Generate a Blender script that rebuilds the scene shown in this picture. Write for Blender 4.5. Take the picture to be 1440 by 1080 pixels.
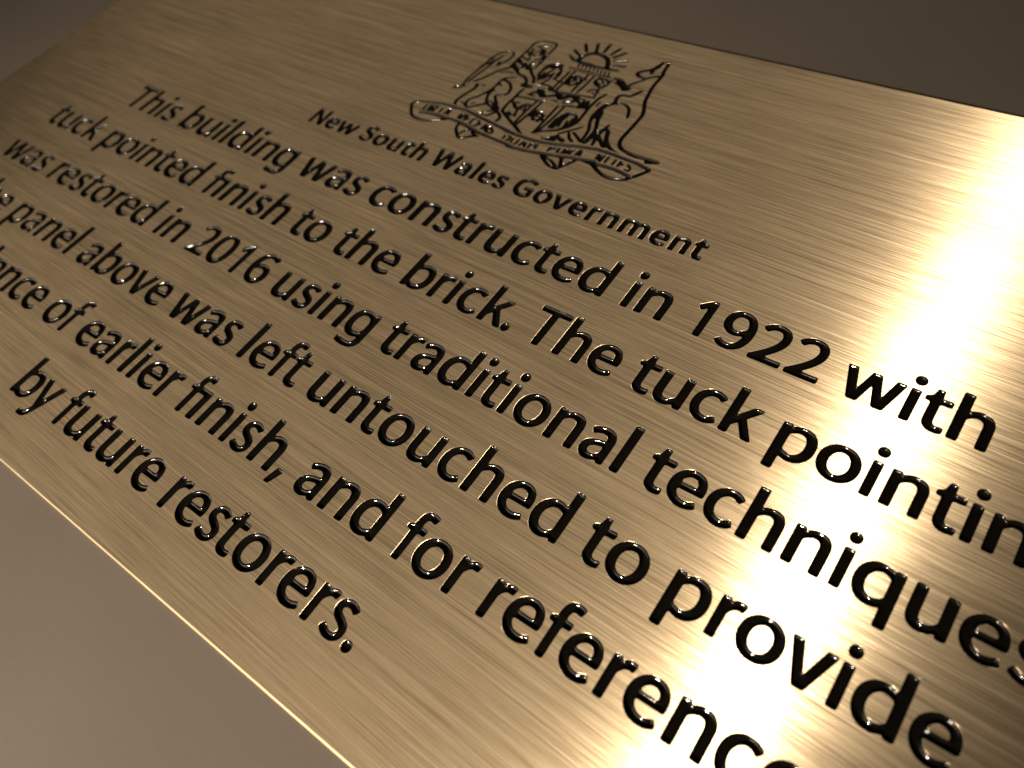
import bpy, math
import numpy as np
from mathutils import Matrix, Vector
from mathutils.geometry import delaunay_2d_cdt

# ------------------------------------------------------------------ scene scale
# plaque units: one unit = the spacing of the text lines = 20 mm
S = 0.02
CX, CY = -6.89, -1.31          # plaque centre in survey coordinates
THICK = 0.00100                 # plate thickness in metres, tabletop at z = 0
def wx(x, y, z=0.0):
    return Vector(((x - CX) * S, (y - CY) * S, THICK + z * S))

scene = bpy.context.scene
for o in list(bpy.data.objects):
    bpy.data.objects.remove(o, do_unlink=True)
COL = scene.collection

# ------------------------------------------------------------------ camera
R = ((0.79855479, 0.57693661, -0.17162283),
     (0.39490349, -0.71734462, -0.57399297),
     (-0.45427027, 0.39059038, -0.80067326))
cam = bpy.data.cameras.new('camera')
cam.sensor_width = 36.0
cam.lens = 36.0 * 1100.0 / 1440.0
cam.clip_start = 0.002
cam.clip_end = 20.0
cam_ob = bpy.data.objects.new('camera', cam)
COL.objects.link(cam_ob)
cp = wx(0.0, -6.17198531, 7.28692968)
cam_ob.matrix_world = Matrix(((R[0][0], -R[1][0], -R[2][0], cp.x),
                              (R[0][1], -R[1][1], -R[2][1], cp.y),
                              (R[0][2], -R[1][2], -R[2][2], cp.z),
                              (0, 0, 0, 1)))
scene.camera = cam_ob
cam.dof.use_dof = True
cam.dof.focus_distance = 8.9 * S
cam.dof.aperture_fstop = (cam.lens / 1000.0) / (0.105 * S)

# ------------------------------------------------------------------ light
world = bpy.data.worlds.new('World')
scene.world = world
world.use_nodes = True
bg = world.node_tree.nodes['Background']
bg.inputs[0].default_value = (1.0, 0.80, 0.58, 1)
bg.inputs[1].default_value = 0.012

ld = bpy.data.lights.new('table_lamp', 'SPOT')
ld.energy = 73.0
ld.color = (1.0, 0.84, 0.67)
ld.shadow_soft_size = 0.75 * S
ld.spot_size = math.radians(50.0)
ld.spot_blend = 1.0
lo = bpy.data.objects.new('table_lamp', ld)
lo.location = wx(*(-3.2, -32.0, 17.0))
lo.rotation_euler = (wx(*(-8.2, -7.6, 0.0)) - lo.location).to_track_quat('-Z', 'Y').to_euler()
COL.objects.link(lo)

# the lit side of the room to the left of the table, a large soft light
ad = bpy.data.lights.new('room_light', 'AREA')
ad.shape = 'RECTANGLE'; ad.size = 1.9; ad.size_y = 0.4
ad.energy = 8.6
ad.color = (1.0, 0.82, 0.64)
ao = bpy.data.objects.new('room_light', ad)
ao.location = wx(*(-52.0, -36.0, 20.0))
ao.rotation_euler = (wx(-52.0, -4, 0) - ao.location).to_track_quat('-Z', 'Y').to_euler()
COL.objects.link(ao)

# added weak fill light, brightens the table near the plaque's front edge
nl = bpy.data.lights.new('near_fill_light', 'POINT')
nl.energy = 4.3
nl.color = (1.0, 0.84, 0.67)
nl.shadow_soft_size = 0.45 * S
no = bpy.data.objects.new('near_fill_light', nl)
no.location = wx(*(-2.2, -18.0, 8.6))
COL.objects.link(no)

scene.view_settings.view_transform = 'Standard'
scene.view_settings.look = 'None'
scene.view_settings.exposure = 0.0
scene.view_settings.gamma = 1.0
scene.view_settings.use_curve_mapping = False
scene.render.engine = 'CYCLES'
scene.cycles.use_denoising = True
scene.cycles.max_bounces = 6

# ------------------------------------------------------------------ outline data
BODY_OUTLINES = {
    'T': [
        [8, 695, 476, 696, 488, 695, 499, 692, 508, 684, 513, 673, 514, 613, 512, 601, 508, 590, 499, 582, 475, 578, 331, 577, 320, 573, 314, 564, 312, 552, 312, 12, 310, 0, 305, -11, 296, -18, 272, -22,
         212, -21, 201, -18, 192, -10, 187, 1, 186, 553, 184, 565, 177, 574, 165, 577, 21, 578, 9, 579, -2, 582, -12, 590, -16, 600, -18, 612, -17, 672, -12, 683, -4, 691],
    ],
    'h': [
        [76, 731, 148, 732, 160, 730, 171, 725, 178, 716, 181, 705, 182, 693, 182, 512, 184, 489, 192, 480, 204, 483, 236, 499, 281, 514, 317, 518, 353, 517, 389, 510, 411, 502, 432, 490, 442, 483, 459, 467,
         480, 437, 494, 404, 500, 381, 506, 333, 506, 9, 503, -3, 497, -13, 487, -19, 475, -22, 403, -21, 392, -18, 382, -10, 378, 0, 376, 12, 376, 313, 373, 337, 367, 360, 362, 371, 355, 381, 347, 389,
         325, 399, 301, 402, 277, 400, 266, 397, 233, 382, 195, 352, 188, 343, 183, 332, 182, 20, 179, -4, 172, -14, 162, -20, 150, -22, 78, -21, 66, -18, 57, -11, 52, 0, 50, 11, 50, 696, 51, 708,
         56, 719, 64, 727],
    ],
    'i': [
        [106, 727, 118, 728, 130, 727, 142, 724, 163, 713, 172, 705, 185, 685, 189, 674, 191, 662, 192, 650, 190, 627, 186, 615, 174, 595, 165, 586, 145, 575, 121, 570, 109, 570, 98, 572, 86, 576, 66, 588,
         51, 607, 44, 629, 42, 641, 43, 665, 50, 688, 56, 698, 64, 707, 73, 714, 95, 725],
        [80, 505, 139, 506, 163, 503, 173, 496, 178, 485, 180, 473, 180, 19, 177, -4, 170, -14, 160, -20, 148, -22, 89, -22, 77, -20, 66, -16, 58, -7, 55, 5, 54, 471, 55, 482, 60, 493, 68, 501],
    ],
    's': [
        [185, 515, 233, 516, 269, 509, 291, 501, 313, 491, 343, 471, 360, 454, 365, 443, 364, 431, 353, 410, 332, 381, 322, 374, 311, 371, 299, 373, 289, 378, 269, 392, 247, 402, 236, 406, 212, 409, 188, 405,
         178, 400, 168, 392, 162, 383, 158, 371, 157, 359, 161, 348, 167, 338, 176, 329, 207, 311, 262, 287, 294, 271, 324, 251, 341, 235, 356, 216, 367, 194, 374, 172, 378, 148, 376, 100, 370, 77, 355, 44,
         332, 16, 304, -6, 272, -22, 249, -28, 213, -32, 189, -32, 153, -28, 130, -22, 96, -9, 65, 8, 45, 22, 27, 38, 22, 49, 21, 60, 24, 72, 43, 102, 58, 121, 68, 128, 80, 129, 91, 124,
         130, 96, 151, 85, 174, 78, 198, 75, 222, 77, 244, 87, 253, 95, 259, 105, 263, 116, 264, 128, 262, 140, 249, 160, 240, 168, 209, 186, 143, 215, 102, 240, 84, 256, 68, 274, 56, 295, 47, 317,
         42, 352, 43, 376, 50, 412, 66, 444, 88, 472, 107, 487, 117, 493, 150, 508],
    ],
    'b': [
        [76, 731, 88, 732, 160, 731, 171, 727, 179, 718, 183, 707, 184, 695, 184, 514, 187, 491, 197, 486, 209, 489, 253, 507, 288, 516, 312, 518, 348, 517, 372, 514, 395, 508, 429, 495, 460, 476, 486, 452,
         502, 433, 515, 413, 526, 392, 538, 358, 544, 335, 549, 311, 552, 275, 552, 239, 548, 191, 537, 144, 529, 122, 513, 89, 500, 69, 485, 50, 469, 33, 441, 10, 431, 3, 399, -14, 353, -28, 317, -32,
         293, -32, 269, -30, 246, -25, 223, -17, 190, -2, 179, 1, 168, -3, 160, -11, 150, -18, 126, -22, 90, -22, 78, -21, 67, -18, 57, -11, 52, -1, 50, 11, 50, 696, 51, 708, 56, 719, 64, 727],
        [283, 403, 248, 393, 227, 382, 197, 361, 189, 352, 185, 341, 184, 329, 184, 136, 187, 124, 193, 114, 202, 106, 213, 100, 235, 90, 258, 84, 282, 80, 318, 84, 340, 92, 361, 105, 378, 122, 397, 153,
         406, 175, 412, 199, 416, 235, 415, 283, 409, 318, 396, 352, 383, 372, 374, 381, 364, 388, 354, 394, 343, 398, 319, 403, 307, 404],
    ],
    'u': [
        [74, 505, 146, 506, 158, 504, 169, 499, 176, 490, 179, 479, 180, 467, 180, 178, 184, 142, 191, 119, 204, 99, 214, 92, 225, 87, 236, 84, 260, 82, 284, 86, 307, 94, 317, 100, 337, 114, 362, 139,
         369, 149, 373, 161, 374, 473, 376, 485, 381, 496, 391, 503, 415, 506, 475, 505, 486, 503, 496, 496, 502, 486, 504, 474, 504, 17, 500, -7, 492, -16, 481, -20, 469, -22, 421, -22, 409, -20, 399, -15,
         391, -6, 386, 5, 379, 14, 367, 13, 314, -16, 292, -24, 268, -30, 245, -32, 197, -31, 161, -23, 139, -14, 119, -2, 100, 14, 92, 23, 78, 42, 72, 53, 59, 87, 50, 134, 48, 170, 48, 470,
         49, 482, 54, 493, 62, 501],
    ],
    'l': [
        [76, 731, 148, 732, 160, 730, 171, 725, 178, 716, 181, 705, 182, 20, 179, -4, 172, -14, 162, -20, 150, -22, 90, -22, 78, -21, 67, -18, 57, -11, 52, -1, 50, 11, 50, 696, 51, 708, 56, 719,
         64, 727],
    ],
    'd': [
        [406, 731, 478, 732, 490, 730, 501, 725, 508, 716, 511, 705, 512, 8, 509, -3, 503, -14, 493, -20, 481, -22, 433, -22, 421, -21, 410, -17, 393, 0, 382, 4, 316, -24, 293, -29, 269, -32, 233, -32,
         209, -30, 185, -25, 162, -18, 130, -2, 110, 12, 92, 27, 76, 45, 55, 75, 35, 118, 28, 141, 19, 188, 16, 236, 19, 284, 28, 331, 40, 365, 50, 387, 62, 408, 84, 437, 101, 454, 129, 477,
         160, 495, 193, 508, 217, 514, 252, 518, 300, 516, 335, 507, 358, 499, 370, 497, 378, 504, 380, 516, 381, 708, 386, 719, 394, 727],
        [261, 403, 249, 401, 238, 397, 227, 392, 207, 379, 190, 362, 176, 343, 165, 321, 158, 299, 153, 275, 150, 239, 153, 204, 157, 180, 168, 146, 180, 125, 196, 107, 215, 94, 226, 89, 249, 82, 273, 80,
         297, 83, 320, 90, 330, 95, 341, 101, 360, 115, 369, 123, 376, 133, 379, 144, 380, 156, 380, 348, 378, 360, 372, 370, 363, 378, 342, 390, 320, 399, 297, 404, 285, 405],
    ],
    'n': [
        [299, 515, 311, 516, 359, 515, 394, 507, 416, 498, 437, 486, 463, 461, 482, 431, 492, 409, 501, 374, 506, 338, 505, 2, 500, -9, 492, -17, 480, -21, 468, -22, 408, -22, 397, -20, 386, -14, 379, -5,
         376, 19, 376, 307, 374, 331, 364, 366, 358, 376, 350, 385, 340, 392, 329, 397, 306, 401, 294, 401, 270, 397, 237, 383, 198, 354, 190, 346, 184, 335, 182, 323, 182, 11, 180, -1, 175, -11, 165, -19,
         154, -21, 82, -22, 70, -20, 59, -14, 53, -4, 50, 20, 50, 464, 54, 488, 61, 497, 72, 502, 84, 504, 132, 504, 144, 502, 155, 498, 163, 489, 168, 478, 176, 470, 188, 471, 219, 489, 252, 504,
         275, 511],
    ],
    'g': [
        [216, 515, 264, 516, 299, 511, 333, 500, 377, 479, 388, 477, 397, 485, 404, 495, 413, 502, 437, 506, 484, 505, 496, 500, 503, 491, 507, 480, 508, -23, 504, -59, 496, -94, 483, -127, 463, -157, 455, -166,
         428, -189, 418, -196, 396, -207, 363, -219, 316, -228, 292, -230, 208, -230, 148, -223, 102, -212, 79, -204, 69, -198, 61, -189, 57, -177, 56, -130, 59, -106, 66, -96, 76, -91, 88, -91, 145, -109, 204, -120,
         252, -123, 288, -121, 311, -116, 322, -112, 333, -107, 352, -92, 367, -73, 379, -40, 380, -16, 375, -5, 363, -5, 318, -22, 283, -29, 223, -30, 199, -27, 176, -22, 153, -14, 132, -4, 102, 17, 85, 33,
         69, 51, 56, 71, 45, 92, 35, 114, 28, 137, 19, 184, 16, 220, 17, 280, 20, 304, 27, 339, 38, 373, 48, 395, 66, 426, 81, 445, 98, 462, 116, 477, 158, 500, 192, 511],
        [247, 403, 224, 398, 202, 388, 184, 372, 170, 353, 160, 331, 149, 285, 146, 249, 148, 201, 152, 178, 162, 143, 167, 132, 189, 104, 198, 96, 219, 85, 242, 80, 278, 79, 313, 86, 335, 96, 345, 103,
         353, 112, 366, 132, 374, 154, 381, 189, 382, 261, 380, 285, 374, 320, 366, 343, 355, 364, 338, 381, 317, 393, 295, 400, 259, 404],
    ],
    'w': [
        [22, 505, 94, 506, 106, 504, 117, 500, 125, 491, 133, 468, 199, 225, 208, 203, 216, 195, 223, 205, 232, 227, 305, 481, 310, 492, 318, 500, 329, 505, 341, 506, 401, 506, 413, 504, 424, 499, 432, 490,
         437, 479, 444, 456, 489, 294, 513, 214, 524, 192, 533, 195, 542, 217, 610, 472, 614, 484, 620, 494, 629, 502, 640, 505, 652, 506, 712, 505, 724, 502, 733, 495, 738, 484, 736, 460, 608, 10, 604, -1,
         597, -11, 588, -18, 576, -21, 492, -22, 480, -21, 469, -17, 460, -9, 454, 2, 447, 25, 389, 233, 382, 255, 371, 277, 361, 272, 352, 250, 284, 7, 279, -4, 272, -13, 262, -19, 250, -22, 178, -22,
         154, -19, 144, -12, 133, 9, 126, 32, -1, 470, -2, 482, 2, 493, 10, 501],
    ],
    'a': [
        [213, 515, 261, 516, 285, 514, 320, 505, 342, 495, 362, 482, 371, 474, 395, 447, 412, 415, 424, 381, 430, 346, 432, 322, 432, 10, 430, -2, 424, -12, 414, -19, 390, -22, 354, -22, 342, -19, 332, -13,
         317, 5, 305, 6, 262, -15, 228, -27, 192, -32, 144, -30, 110, -20, 78, -3, 52, 22, 39, 42, 28, 64, 22, 87, 18, 123, 20, 147, 24, 170, 37, 204, 59, 233, 67, 241, 76, 249, 106, 269,
         149, 290, 219, 310, 278, 321, 300, 329, 304, 340, 299, 364, 294, 374, 286, 384, 277, 392, 267, 397, 244, 404, 220, 404, 196, 400, 162, 389, 140, 379, 108, 361, 97, 357, 85, 358, 75, 364, 67, 373,
         44, 415, 41, 426, 42, 438, 48, 448, 67, 463, 88, 475, 132, 495, 154, 503, 189, 512],
        [281, 221, 234, 211, 200, 199, 168, 182, 159, 174, 151, 165, 145, 154, 142, 143, 141, 131, 142, 119, 145, 107, 151, 97, 160, 89, 171, 83, 182, 80, 194, 78, 218, 79, 242, 85, 264, 95, 284, 108,
         302, 124, 308, 135, 310, 147, 309, 207, 304, 218, 293, 222],
    ],
    'c': [
        [244, 515, 292, 516, 338, 506, 361, 497, 392, 479, 419, 456, 425, 445, 425, 433, 422, 422, 401, 392, 385, 374, 375, 368, 363, 367, 352, 370, 321, 390, 311, 395, 288, 402, 276, 403, 252, 402, 240, 399,
         218, 390, 198, 377, 181, 360, 162, 329, 150, 295, 146, 272, 144, 248, 144, 224, 147, 200, 156, 165, 166, 143, 179, 123, 196, 106, 216, 93, 238, 84, 261, 80, 285, 81, 309, 86, 331, 96, 361, 116,
         371, 121, 383, 123, 394, 119, 403, 111, 417, 91, 434, 60, 436, 48, 432, 37, 425, 27, 396, 6, 375, -6, 342, -20, 307, -29, 283, -32, 247, -32, 223, -30, 188, -22, 165, -14, 133, 2, 95, 31,
         64, 68, 52, 88, 37, 121, 29, 144, 21, 179, 16, 239, 21, 298, 32, 345, 51, 389, 71, 419, 86, 438, 112, 462, 131, 477, 163, 494, 185, 503, 208, 510],
    ],
    'o': [
        [250, 515, 285, 516, 321, 513, 356, 504, 378, 496, 400, 485, 439, 458, 465, 433, 487, 405, 499, 384, 514, 351, 524, 317, 529, 293, 532, 258, 532, 222, 526, 174, 520, 151, 508, 118, 485, 75, 454, 39,
         427, 16, 407, 3, 364, -18, 329, -27, 305, -31, 257, -32, 222, -28, 199, -22, 176, -14, 154, -4, 114, 22, 96, 38, 80, 55, 65, 74, 47, 105, 33, 138, 23, 172, 17, 220, 16, 244, 20, 292,
         24, 315, 34, 349, 49, 382, 61, 403, 75, 422, 99, 449, 108, 457, 147, 484, 169, 495, 203, 507, 214, 510],
        [269, 403, 245, 400, 223, 391, 202, 378, 185, 361, 172, 341, 162, 319, 156, 296, 151, 272, 150, 224, 155, 188, 162, 165, 178, 132, 193, 114, 202, 105, 212, 98, 233, 87, 256, 81, 281, 80, 293, 81,
         316, 87, 327, 92, 347, 105, 356, 113, 371, 132, 383, 153, 397, 199, 400, 223, 400, 259, 397, 283, 391, 307, 383, 329, 378, 340, 356, 369, 338, 384, 327, 391, 293, 402],
    ],
    't': [
        [128, 631, 140, 632, 164, 631, 175, 629, 185, 621, 190, 611, 192, 599, 193, 527, 196, 515, 205, 508, 217, 506, 301, 506, 313, 503, 323, 497, 329, 487, 332, 475, 331, 427, 328, 416, 321, 407, 310, 402,
         298, 400, 226, 400, 202, 397, 194, 388, 192, 376, 192, 147, 198, 112, 203, 101, 211, 92, 221, 85, 232, 81, 256, 79, 304, 86, 316, 85, 326, 80, 333, 70, 335, 58, 336, 22, 333, -1, 326, -11,
         316, -18, 305, -22, 258, -32, 221, -32, 198, -30, 163, -20, 141, -10, 113, 12, 97, 31, 91, 41, 85, 52, 77, 74, 72, 98, 70, 121, 70, 374, 68, 386, 62, 396, 50, 399, 26, 401, 15, 404,
         6, 412, 1, 423, 0, 435, 1, 459, 6, 470, 14, 479, 24, 486, 56, 501, 66, 508, 74, 517, 82, 540, 101, 609, 107, 620, 116, 627],
    ],
    'r': [
        [254, 515, 290, 516, 302, 514, 325, 507, 334, 499, 341, 489, 342, 477, 339, 454, 331, 418, 327, 407, 319, 399, 307, 395, 296, 395, 272, 399, 248, 396, 237, 391, 217, 378, 195, 350, 183, 329, 174, 307,
         172, 283, 172, 19, 169, -4, 162, -14, 152, -20, 140, -22, 92, -22, 68, -19, 58, -13, 52, -2, 50, 9, 50, 465, 51, 477, 54, 488, 62, 498, 72, 502, 84, 504, 132, 503, 144, 499, 153, 492,
         159, 482, 169, 475, 180, 479, 199, 493, 220, 505, 243, 513],
    ],
    'e': [
        [238, 515, 274, 516, 310, 513, 356, 499, 388, 482, 407, 467, 424, 450, 432, 441, 452, 411, 470, 367, 476, 344, 482, 308, 484, 260, 480, 224, 475, 213, 467, 205, 455, 201, 443, 200, 179, 200, 167, 199,
         156, 194, 152, 183, 154, 172, 163, 149, 176, 129, 192, 111, 211, 97, 222, 91, 245, 83, 268, 78, 304, 77, 328, 81, 351, 87, 406, 111, 418, 110, 428, 104, 436, 95, 458, 53, 461, 41, 459, 29,
         452, 20, 442, 12, 410, -5, 377, -18, 342, -27, 306, -32, 246, -31, 222, -28, 199, -22, 165, -10, 133, 7, 114, 21, 87, 45, 58, 83, 41, 115, 29, 149, 23, 172, 19, 196, 16, 244, 20, 292,
         31, 339, 39, 361, 49, 383, 61, 404, 91, 441, 118, 466, 137, 480, 158, 492, 191, 505, 214, 512],
        [245, 405, 222, 399, 211, 394, 183, 372, 169, 354, 158, 332, 154, 321, 156, 310, 166, 304, 178, 302, 332, 302, 344, 303, 355, 307, 360, 317, 357, 340, 347, 362, 341, 372, 333, 381, 324, 389, 303, 400,
         280, 406, 269, 407],
    ],
    'k': [
        [76, 731, 88, 732, 148, 731, 159, 728, 169, 721, 174, 711, 176, 699, 176, 351, 178, 327, 181, 315, 192, 314, 201, 322, 217, 340, 329, 481, 346, 498, 356, 503, 368, 506, 440, 506, 452, 504, 462, 498,
         469, 488, 469, 476, 464, 465, 457, 455, 335, 307, 328, 297, 325, 285, 328, 274, 346, 243, 487, 19, 491, 8, 491, -4, 484, -14, 474, -20, 462, -22, 402, -22, 379, -19, 369, -12, 354, 7, 261, 161,
         246, 180, 235, 182, 225, 176, 193, 140, 180, 120, 177, 109, 176, 97, 176, 13, 174, 1, 170, -10, 161, -18, 137, -22, 77, -21, 66, -18, 57, -11, 52, 0, 50, 12, 50, 696, 51, 708, 56, 719,
         64, 727],
    ],
    'p': [
        [294, 515, 342, 516, 366, 514, 401, 506, 423, 498, 455, 480, 473, 465, 490, 448, 505, 428, 518, 408, 528, 386, 540, 353, 548, 317, 552, 270, 552, 234, 549, 198, 545, 174, 539, 151, 531, 128, 516, 95,
         504, 75, 482, 46, 456, 21, 437, 7, 405, -11, 383, -20, 348, -29, 312, -33, 288, -33, 264, -30, 241, -24, 207, -12, 195, -10, 187, -17, 185, -29, 184, -185, 182, -197, 178, -208, 169, -216, 157, -219,
         145, -220, 74, -219, 62, -214, 54, -205, 51, -194, 50, -182, 50, 466, 54, 490, 61, 499, 72, 504, 84, 506, 144, 505, 155, 501, 164, 493, 171, 483, 181, 477, 192, 480, 247, 505, 270, 511],
        [283, 403, 260, 397, 248, 392, 217, 375, 197, 361, 189, 352, 185, 341, 184, 329, 184, 136, 187, 124, 193, 114, 213, 100, 247, 87, 282, 80, 318, 84, 341, 92, 361, 105, 378, 122, 392, 142, 406, 175,
         412, 199, 416, 235, 415, 283, 409, 318, 396, 352, 383, 372, 374, 381, 364, 388, 354, 394, 343, 398, 319, 403, 307, 404],
    ],
    'F': [
        [214, 741, 226, 742, 262, 741, 297, 733, 319, 725, 329, 718, 336, 708, 338, 696, 337, 684, 325, 638, 314, 617, 303, 611, 291, 611, 257, 620, 233, 622, 221, 619, 211, 613, 204, 604, 198, 593, 190, 558,
         188, 534, 189, 522, 195, 512, 206, 507, 218, 506, 433, 506, 445, 504, 456, 498, 463, 489, 466, 465, 466, 10, 464, -2, 458, -12, 448, -19, 424, -22, 364, -22, 353, -19, 343, -13, 337, -3, 334, 9,
         334, 369, 332, 380, 325, 390, 314, 393, 302, 394, 206, 393, 195, 389, 189, 378, 188, 19, 185, -5, 178, -15, 167, -20, 155, -22, 107, -22, 95, -20, 85, -15, 78, -5, 75, 6, 74, 18, 73, 378,
         71, 389, 62, 397, 51, 400, 15, 403, 5, 410, 0, 421, -2, 433, -1, 457, 3, 468, 10, 477, 32, 488, 54, 496, 64, 502, 71, 512, 74, 523, 74, 547, 77, 583, 83, 619, 90, 642, 95, 653,
         106, 674, 113, 684, 137, 710, 157, 723, 168, 729, 190, 737],
    ],
    'f': [
        [214, 741, 226, 742, 262, 741, 297, 733, 319, 725, 329, 718, 336, 708, 338, 696, 337, 684, 325, 638, 320, 627, 313, 617, 303, 611, 291, 611, 256, 620, 245, 622, 233, 622, 221, 619, 211, 613, 203, 603,
         198, 593, 190, 558, 188, 534, 190, 522, 195, 511, 206, 507, 266, 505, 278, 503, 288, 497, 294, 486, 296, 474, 295, 427, 292, 415, 284, 406, 273, 401, 213, 400, 201, 398, 192, 391, 188, 367, 188, 19,
         185, -4, 178, -14, 168, -20, 156, -22, 108, -22, 96, -20, 85, -15, 78, -6, 75, 5, 74, 365, 71, 389, 63, 397, 51, 400, 15, 403, 6, 410, 0, 421, -2, 432, -1, 456, 3, 468, 10, 477,
         31, 488, 54, 496, 64, 502, 71, 511, 74, 523, 74, 547, 77, 583, 83, 618, 95, 653, 106, 674, 113, 684, 128, 702, 137, 710, 157, 723, 168, 729, 190, 737],
    ],
    '.': [
        [95, 127, 118, 126, 130, 123, 141, 118, 150, 111, 166, 93, 175, 71, 177, 59, 178, 47, 175, 24, 172, 12, 166, 2, 159, -8, 140, -23, 130, -28, 118, -31, 106, -32, 83, -29, 71, -25, 61, -19,
         52, -12, 44, -3, 33, 18, 30, 30, 29, 42, 30, 65, 33, 77, 44, 98, 52, 107, 61, 114, 83, 125],
    ],
    'm': [
        [283, 515, 295, 516, 343, 515, 378, 506, 410, 489, 428, 474, 445, 456, 455, 451, 467, 454, 496, 476, 516, 489, 537, 500, 571, 512, 595, 516, 643, 515, 678, 507, 710, 491, 737, 467, 752, 448, 768, 416,
         776, 394, 783, 358, 786, 311, 786, 11, 784, -1, 779, -12, 769, -19, 757, -21, 745, -22, 685, -21, 674, -18, 665, -11, 660, 0, 658, 12, 658, 300, 656, 324, 652, 348, 644, 370, 637, 380, 629, 388,
         618, 394, 607, 398, 595, 400, 571, 399, 549, 391, 538, 385, 509, 365, 491, 348, 485, 338, 482, 314, 482, 14, 481, 2, 477, -9, 468, -17, 457, -21, 445, -22, 385, -22, 373, -19, 363, -13, 357, -3,
         354, 9, 354, 308, 349, 344, 342, 367, 336, 377, 328, 386, 318, 393, 307, 397, 283, 401, 271, 399, 248, 392, 227, 381, 208, 367, 190, 351, 184, 341, 180, 317, 180, 17, 179, 5, 176, -6, 169, -15,
         158, -20, 146, -22, 74, -21, 63, -16, 55, -8, 51, 4, 50, 16, 50, 471, 52, 483, 57, 494, 67, 501, 91, 504, 139, 503, 150, 499, 159, 491, 165, 481, 173, 472, 185, 474, 216, 492, 237, 502,
         260, 510],
    ],
    'q': [
        [236, 515, 284, 516, 307, 514, 342, 505, 387, 487, 398, 490, 407, 498, 418, 504, 429, 506, 477, 506, 489, 504, 500, 500, 508, 491, 512, 467, 512, -180, 509, -203, 501, -213, 491, -218, 479, -220, 407, -219,
         396, -216, 386, -208, 382, -198, 380, -186, 380, -30, 379, -18, 375, -7, 364, -5, 319, -23, 296, -29, 260, -33, 200, -28, 189, -26, 155, -15, 133, -4, 113, 9, 86, 33, 78, 42, 51, 82, 41, 103,
         29, 137, 20, 184, 16, 232, 20, 292, 24, 315, 34, 350, 54, 394, 81, 433, 97, 450, 125, 474, 145, 487, 166, 498, 212, 512],
        [261, 403, 249, 401, 238, 397, 227, 392, 207, 379, 190, 362, 176, 343, 165, 321, 158, 299, 153, 275, 150, 239, 153, 204, 157, 180, 168, 146, 180, 125, 196, 107, 215, 94, 226, 89, 249, 82, 273, 80,
         297, 83, 320, 90, 330, 95, 341, 101, 360, 115, 369, 123, 376, 133, 379, 144, 380, 156, 380, 348, 378, 360, 372, 370, 363, 378, 342, 390, 320, 399, 297, 404, 285, 405],
    ],
    'v': [
        [18, 505, 90, 506, 102, 504, 112, 499, 120, 490, 130, 468, 191, 286, 231, 173, 237, 163, 247, 162, 254, 173, 266, 206, 320, 365, 364, 489, 372, 499, 383, 504, 395, 506, 466, 505, 477, 500, 485, 491,
         488, 480, 482, 456, 322, 17, 312, -5, 305, -14, 294, -20, 282, -22, 198, -21, 187, -19, 177, -12, 170, -2, -2, 459, -5, 470, -6, 482, -2, 493, 6, 501],
    ],
    'y': [
        [14, 505, 86, 506, 98, 503, 108, 497, 115, 487, 125, 465, 217, 218, 227, 195, 233, 185, 244, 185, 255, 206, 348, 467, 357, 489, 365, 498, 375, 504, 387, 506, 447, 506, 459, 505, 470, 501, 479, 492,
         482, 481, 476, 457, 426, 322, 287, -49, 264, -105, 247, -137, 233, -157, 210, -184, 201, -192, 191, -200, 171, -212, 149, -222, 114, -229, 53, -230, 41, -229, 18, -224, 7, -218, 0, -209, -3, -197, -4, -185,
         -3, -149, -1, -137, 6, -128, 17, -122, 29, -121, 65, -124, 89, -122, 111, -113, 121, -107, 130, -98, 144, -79, 155, -58, 172, -13, 174, -1, 172, 11, 164, 33, 67, 280, 44, 335, -8, 470, -9, 482,
         -6, 493, 3, 501],
    ],
    'x': [
        [34, 505, 46, 506, 118, 505, 129, 502, 139, 495, 153, 476, 205, 395, 223, 364, 232, 355, 243, 354, 258, 373, 324, 486, 332, 496, 342, 502, 353, 505, 365, 506, 425, 506, 437, 504, 448, 499, 454, 489,
         455, 477, 451, 466, 433, 435, 323, 263, 318, 252, 317, 240, 328, 219, 349, 190, 463, 21, 468, 10, 469, -2, 464, -12, 454, -19, 430, -22, 370, -22, 358, -21, 347, -17, 330, 0, 271, 90, 246, 131,
         239, 140, 229, 147, 218, 142, 211, 133, 131, -1, 124, -10, 114, -17, 103, -21, 91, -22, 31, -22, 19, -21, 8, -17, 0, -8, -3, 3, 0, 15, 38, 75, 118, 195, 144, 236, 148, 247, 148, 259,
         137, 280, 25, 449, 13, 470, 11, 482, 14, 493, 23, 501],
    ],
    '1': [
        [267, 671, 315, 672, 327, 669, 337, 663, 343, 653, 346, 642, 346, 19, 343, -4, 336, -14, 326, -20, 314, -22, 266, -22, 254, -20, 243, -15, 236, -6, 233, 5, 232, 460, 229, 484, 221, 491, 210, 486,
         165, 448, 154, 442, 142, 441, 131, 446, 115, 463, 95, 493, 90, 504, 89, 516, 93, 527, 101, 536, 136, 568, 245, 662, 256, 668],
    ],
    '9': [
        [210, 681, 246, 682, 282, 679, 328, 666, 350, 656, 381, 636, 408, 613, 424, 595, 456, 544, 477, 488, 489, 429, 494, 345, 490, 273, 487, 249, 472, 178, 445, 112, 433, 91, 412, 61, 370, 19, 340, -1,
         318, -12, 284, -24, 261, -29, 225, -32, 189, -32, 165, -29, 130, -20, 107, -12, 76, 5, 47, 26, 38, 35, 31, 45, 29, 56, 31, 68, 38, 78, 71, 113, 80, 120, 91, 125, 103, 124, 154, 92,
         177, 84, 213, 79, 237, 81, 260, 88, 271, 93, 300, 113, 316, 132, 334, 163, 347, 196, 353, 220, 356, 243, 353, 255, 341, 255, 308, 241, 274, 230, 238, 225, 214, 225, 178, 229, 143, 238, 110, 253,
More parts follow.
